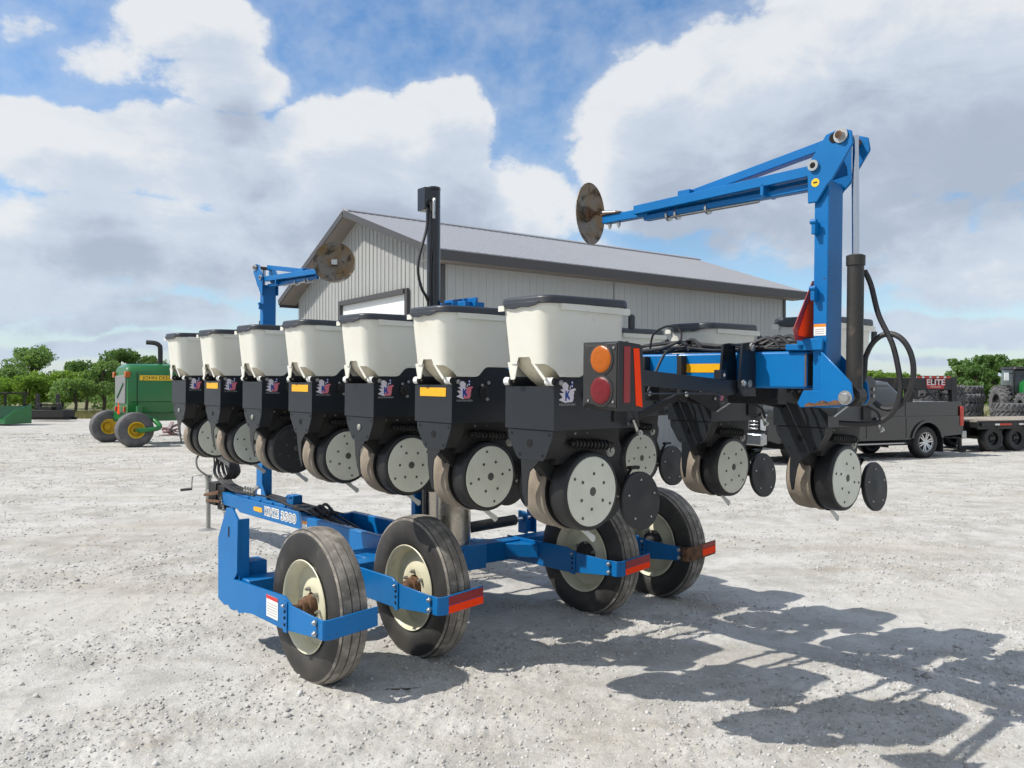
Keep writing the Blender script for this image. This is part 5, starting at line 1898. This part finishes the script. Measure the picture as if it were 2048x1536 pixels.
def tree(x, y, h, w, m, label, seed, base=.28, per=620, leaf=.105, group=None, name='tree'):
    rs = random.Random(seed)
    t = thing(name, label, 'tree' if name == 'tree' else 'bush', T((x, y, 0)), group)
    blobs = []
    n = max(9, int(15 * w / 2))
    for i in range(n):
        a, k = rs.uniform(0, 6.28), rs.random()
        z = h * (base + (1 - base) * rs.random() ** .8)
        zz = (z / h - base) / (1 - base)
        prof = math.sin(math.pi * min(.97, .16 + .80 * zz)) ** .6
        r = w * prof * math.sqrt(k) * .85
        br = w * rs.uniform(.20, .36)
        blobs.append((r * math.cos(a), r * math.sin(a), min(z, h - br * .85), br))
    leaves(blobs, per, leaf, seed, m, 'crown', t)
    q = MB()
    q.tube([(0, 0, 0), (.05 * w, 0, h * .25), (-.03 * w, .03, h * .55), (0, 0, h * .85)], .05 + .022 * h, 8)
    for b in blobs[::2]:
        q.tube([(0, 0, h * base * rs.uniform(.6, 1.4)), (b[0] * .5, b[1] * .5, b[2] * .75), b[:3]], .02 + .006 * h, 6, 0, 3)
    q.build('trunk', 'bark', t)
    return t


def at(px, Y):
    return (px - 1024) / 1650 * Y


TL = [(66, 74, 5.6, 3.1, 'leafmid', 'tall pale green tree rising over the skid with uprights'),
      (18, 70, 3.6, 2.3, 'leafmid', 'low round green tree at the left edge behind the green header'),
      (122, 66, 3.3, 2.5, 'leafyellow', 'bright yellow green bushy tree right of the skid with uprights'),
      (52, 64, 2.9, 2.2, 'leafyellow', 'yellow green bushy tree behind the black skid'),
      (172, 70, 4.2, 2.0, 'leafdark', 'dark green tree between pale tree and windrower'),
      (207, 64, 4.0, 1.9, 'leafmid', 'mid green tree left of the windrower screen'),
      (238, 72, 5.3, 2.3, 'leafdark', 'tall dark green tree standing over the windrower hood'),
      (300, 84, 5.2, 2.2, 'leafdark', 'distant dark tree beside the exhaust pipe'),
      (352, 84, 5.2, 2.4, 'leafdark', 'distant dark tree behind the farthest seed hopper'),
      (150, 62, 2.6, 1.9, 'leafmid', 'short green tree on thin trunks before the dry field')]
for i, (px, Y, h, w, m, lb) in enumerate(TL):
    tree(at(px, Y), Y, h, w, m, lb, 20 + i, base=.20 if i not in (2, 4, 5, 6, 9) else .42, group='trees along the field edge')
TRR = [(1982, 100, 6.0, 3.6, 'leafdark', 'broad dark green tree behind the stacked tyres'),
       (1921, 100, 5.9, 2.2, 'leafmid', 'slender pale green tree left of the broad dark one'),
       (2036, 104, 5.6, 3.2, 'leafmid', 'green tree behind the tractor cab'),
       (1955, 92, 4.4, 2.4, 'leafdark', 'lower dark tree in front of the broad one'),
       (1786, 120, 4.3, 3.0, 'leafyellow', 'yellow green low tree seen through the hose loop'),
       (1748, 118, 4.5, 2.6, 'leafyellow', 'yellow green low tree beside the black cylinder'),
       (1832, 130, 4.2, 2.6, 'leafmid', 'small green tree above the truck bed'),
       (1872, 132, 3.9, 2.6, 'leafdark', 'small dark tree above the red sign'),
       (1895, 120, 3.6, 2.2, 'leafmid', 'low green tree left of the slender pale one')]
for i, (px, Y, h, w, m, lb) in enumerate(TRR):
    tree(at(px, Y), Y, h, w, m, lb, 60 + i, base=.12, leaf=.17, per=430, group='trees along the field edge')


def strip(name, label, x0, x1, y0, y1, n, hmin, hmax, seed, m, leaf, per=260):
    rs = random.Random(seed)
    bl = []
    for i in range(n):
        r = rs.uniform(hmin, hmax)
        bl.append((rs.uniform(x0, x1), rs.uniform(y0, y1), r * .55, r))
    o = leaves(bl, per, leaf, seed, m, name, None)
    tag(o, label, 'undergrowth', kind='stuff')


strip('undergrowth', 'tangle of low green brush below the left trees', -48, -26, 66, 78, 26, .4, .9, 5, 'leafmid', .12)
strip('treeline', 'hazy far belt of continuous trees beyond the field on the left', -78, -38, 112, 124, 46, 1.4, 2.6, 15, 'leafmid', .2, 170)
strip('treeline', 'hazy far belt of continuous trees beyond the yard on the right', 44, 92, 132, 146, 46, 1.5, 2.6, 16, 'leafdark', .24, 150)
strip('undergrowth', 'far belt of low brush below the right trees', 40, 95, 98, 118, 80, .7, 1.6, 6, 'leafmid', .25, 160)


def grass():
    rs = np.random.RandomState(9)
    n = 16000
    X = np.concatenate([rs.uniform(-42, -14, n // 2), rs.uniform(12, 40, n // 2)])
    Y = 50 + 14 * rs.rand(n) ** 2
    Y[n // 2:] = 30 + 34 * rs.rand(n - n // 2)
    h = .10 + .30 * rs.rand(n) ** 2
    w = .02 + .03 * rs.rand(n)
    lean = rs.randn(n, 2) * .08
    P = np.zeros((n, 3, 3))
    P[:, 0] = np.stack([X - w, Y, 0 * X], 1)
    P[:, 1] = np.stack([X + w, Y + w * .3, 0 * X], 1)
    P[:, 2] = np.stack([X + lean[:, 0], Y + lean[:, 1], h], 1)
    me = bpy.data.meshes.new('grass')
    me.vertices.add(3 * n)
    me.vertices.foreach_set('co', P.ravel())
    me.loops.add(3 * n)
    me.loops.foreach_set('vertex_index', np.arange(3 * n))
    me.polygons.add(n)
    me.polygons.foreach_set('loop_start', np.arange(n) * 3)
    me.update(calc_edges=True)
    me.materials.append(M['grassblade'])
    o = bpy.data.objects.new('grass', me)
    COL.objects.link(o)
    tag(o, 'dry grass fringe along the edge of the gravel yard', 'grass', kind='stuff')


grass()
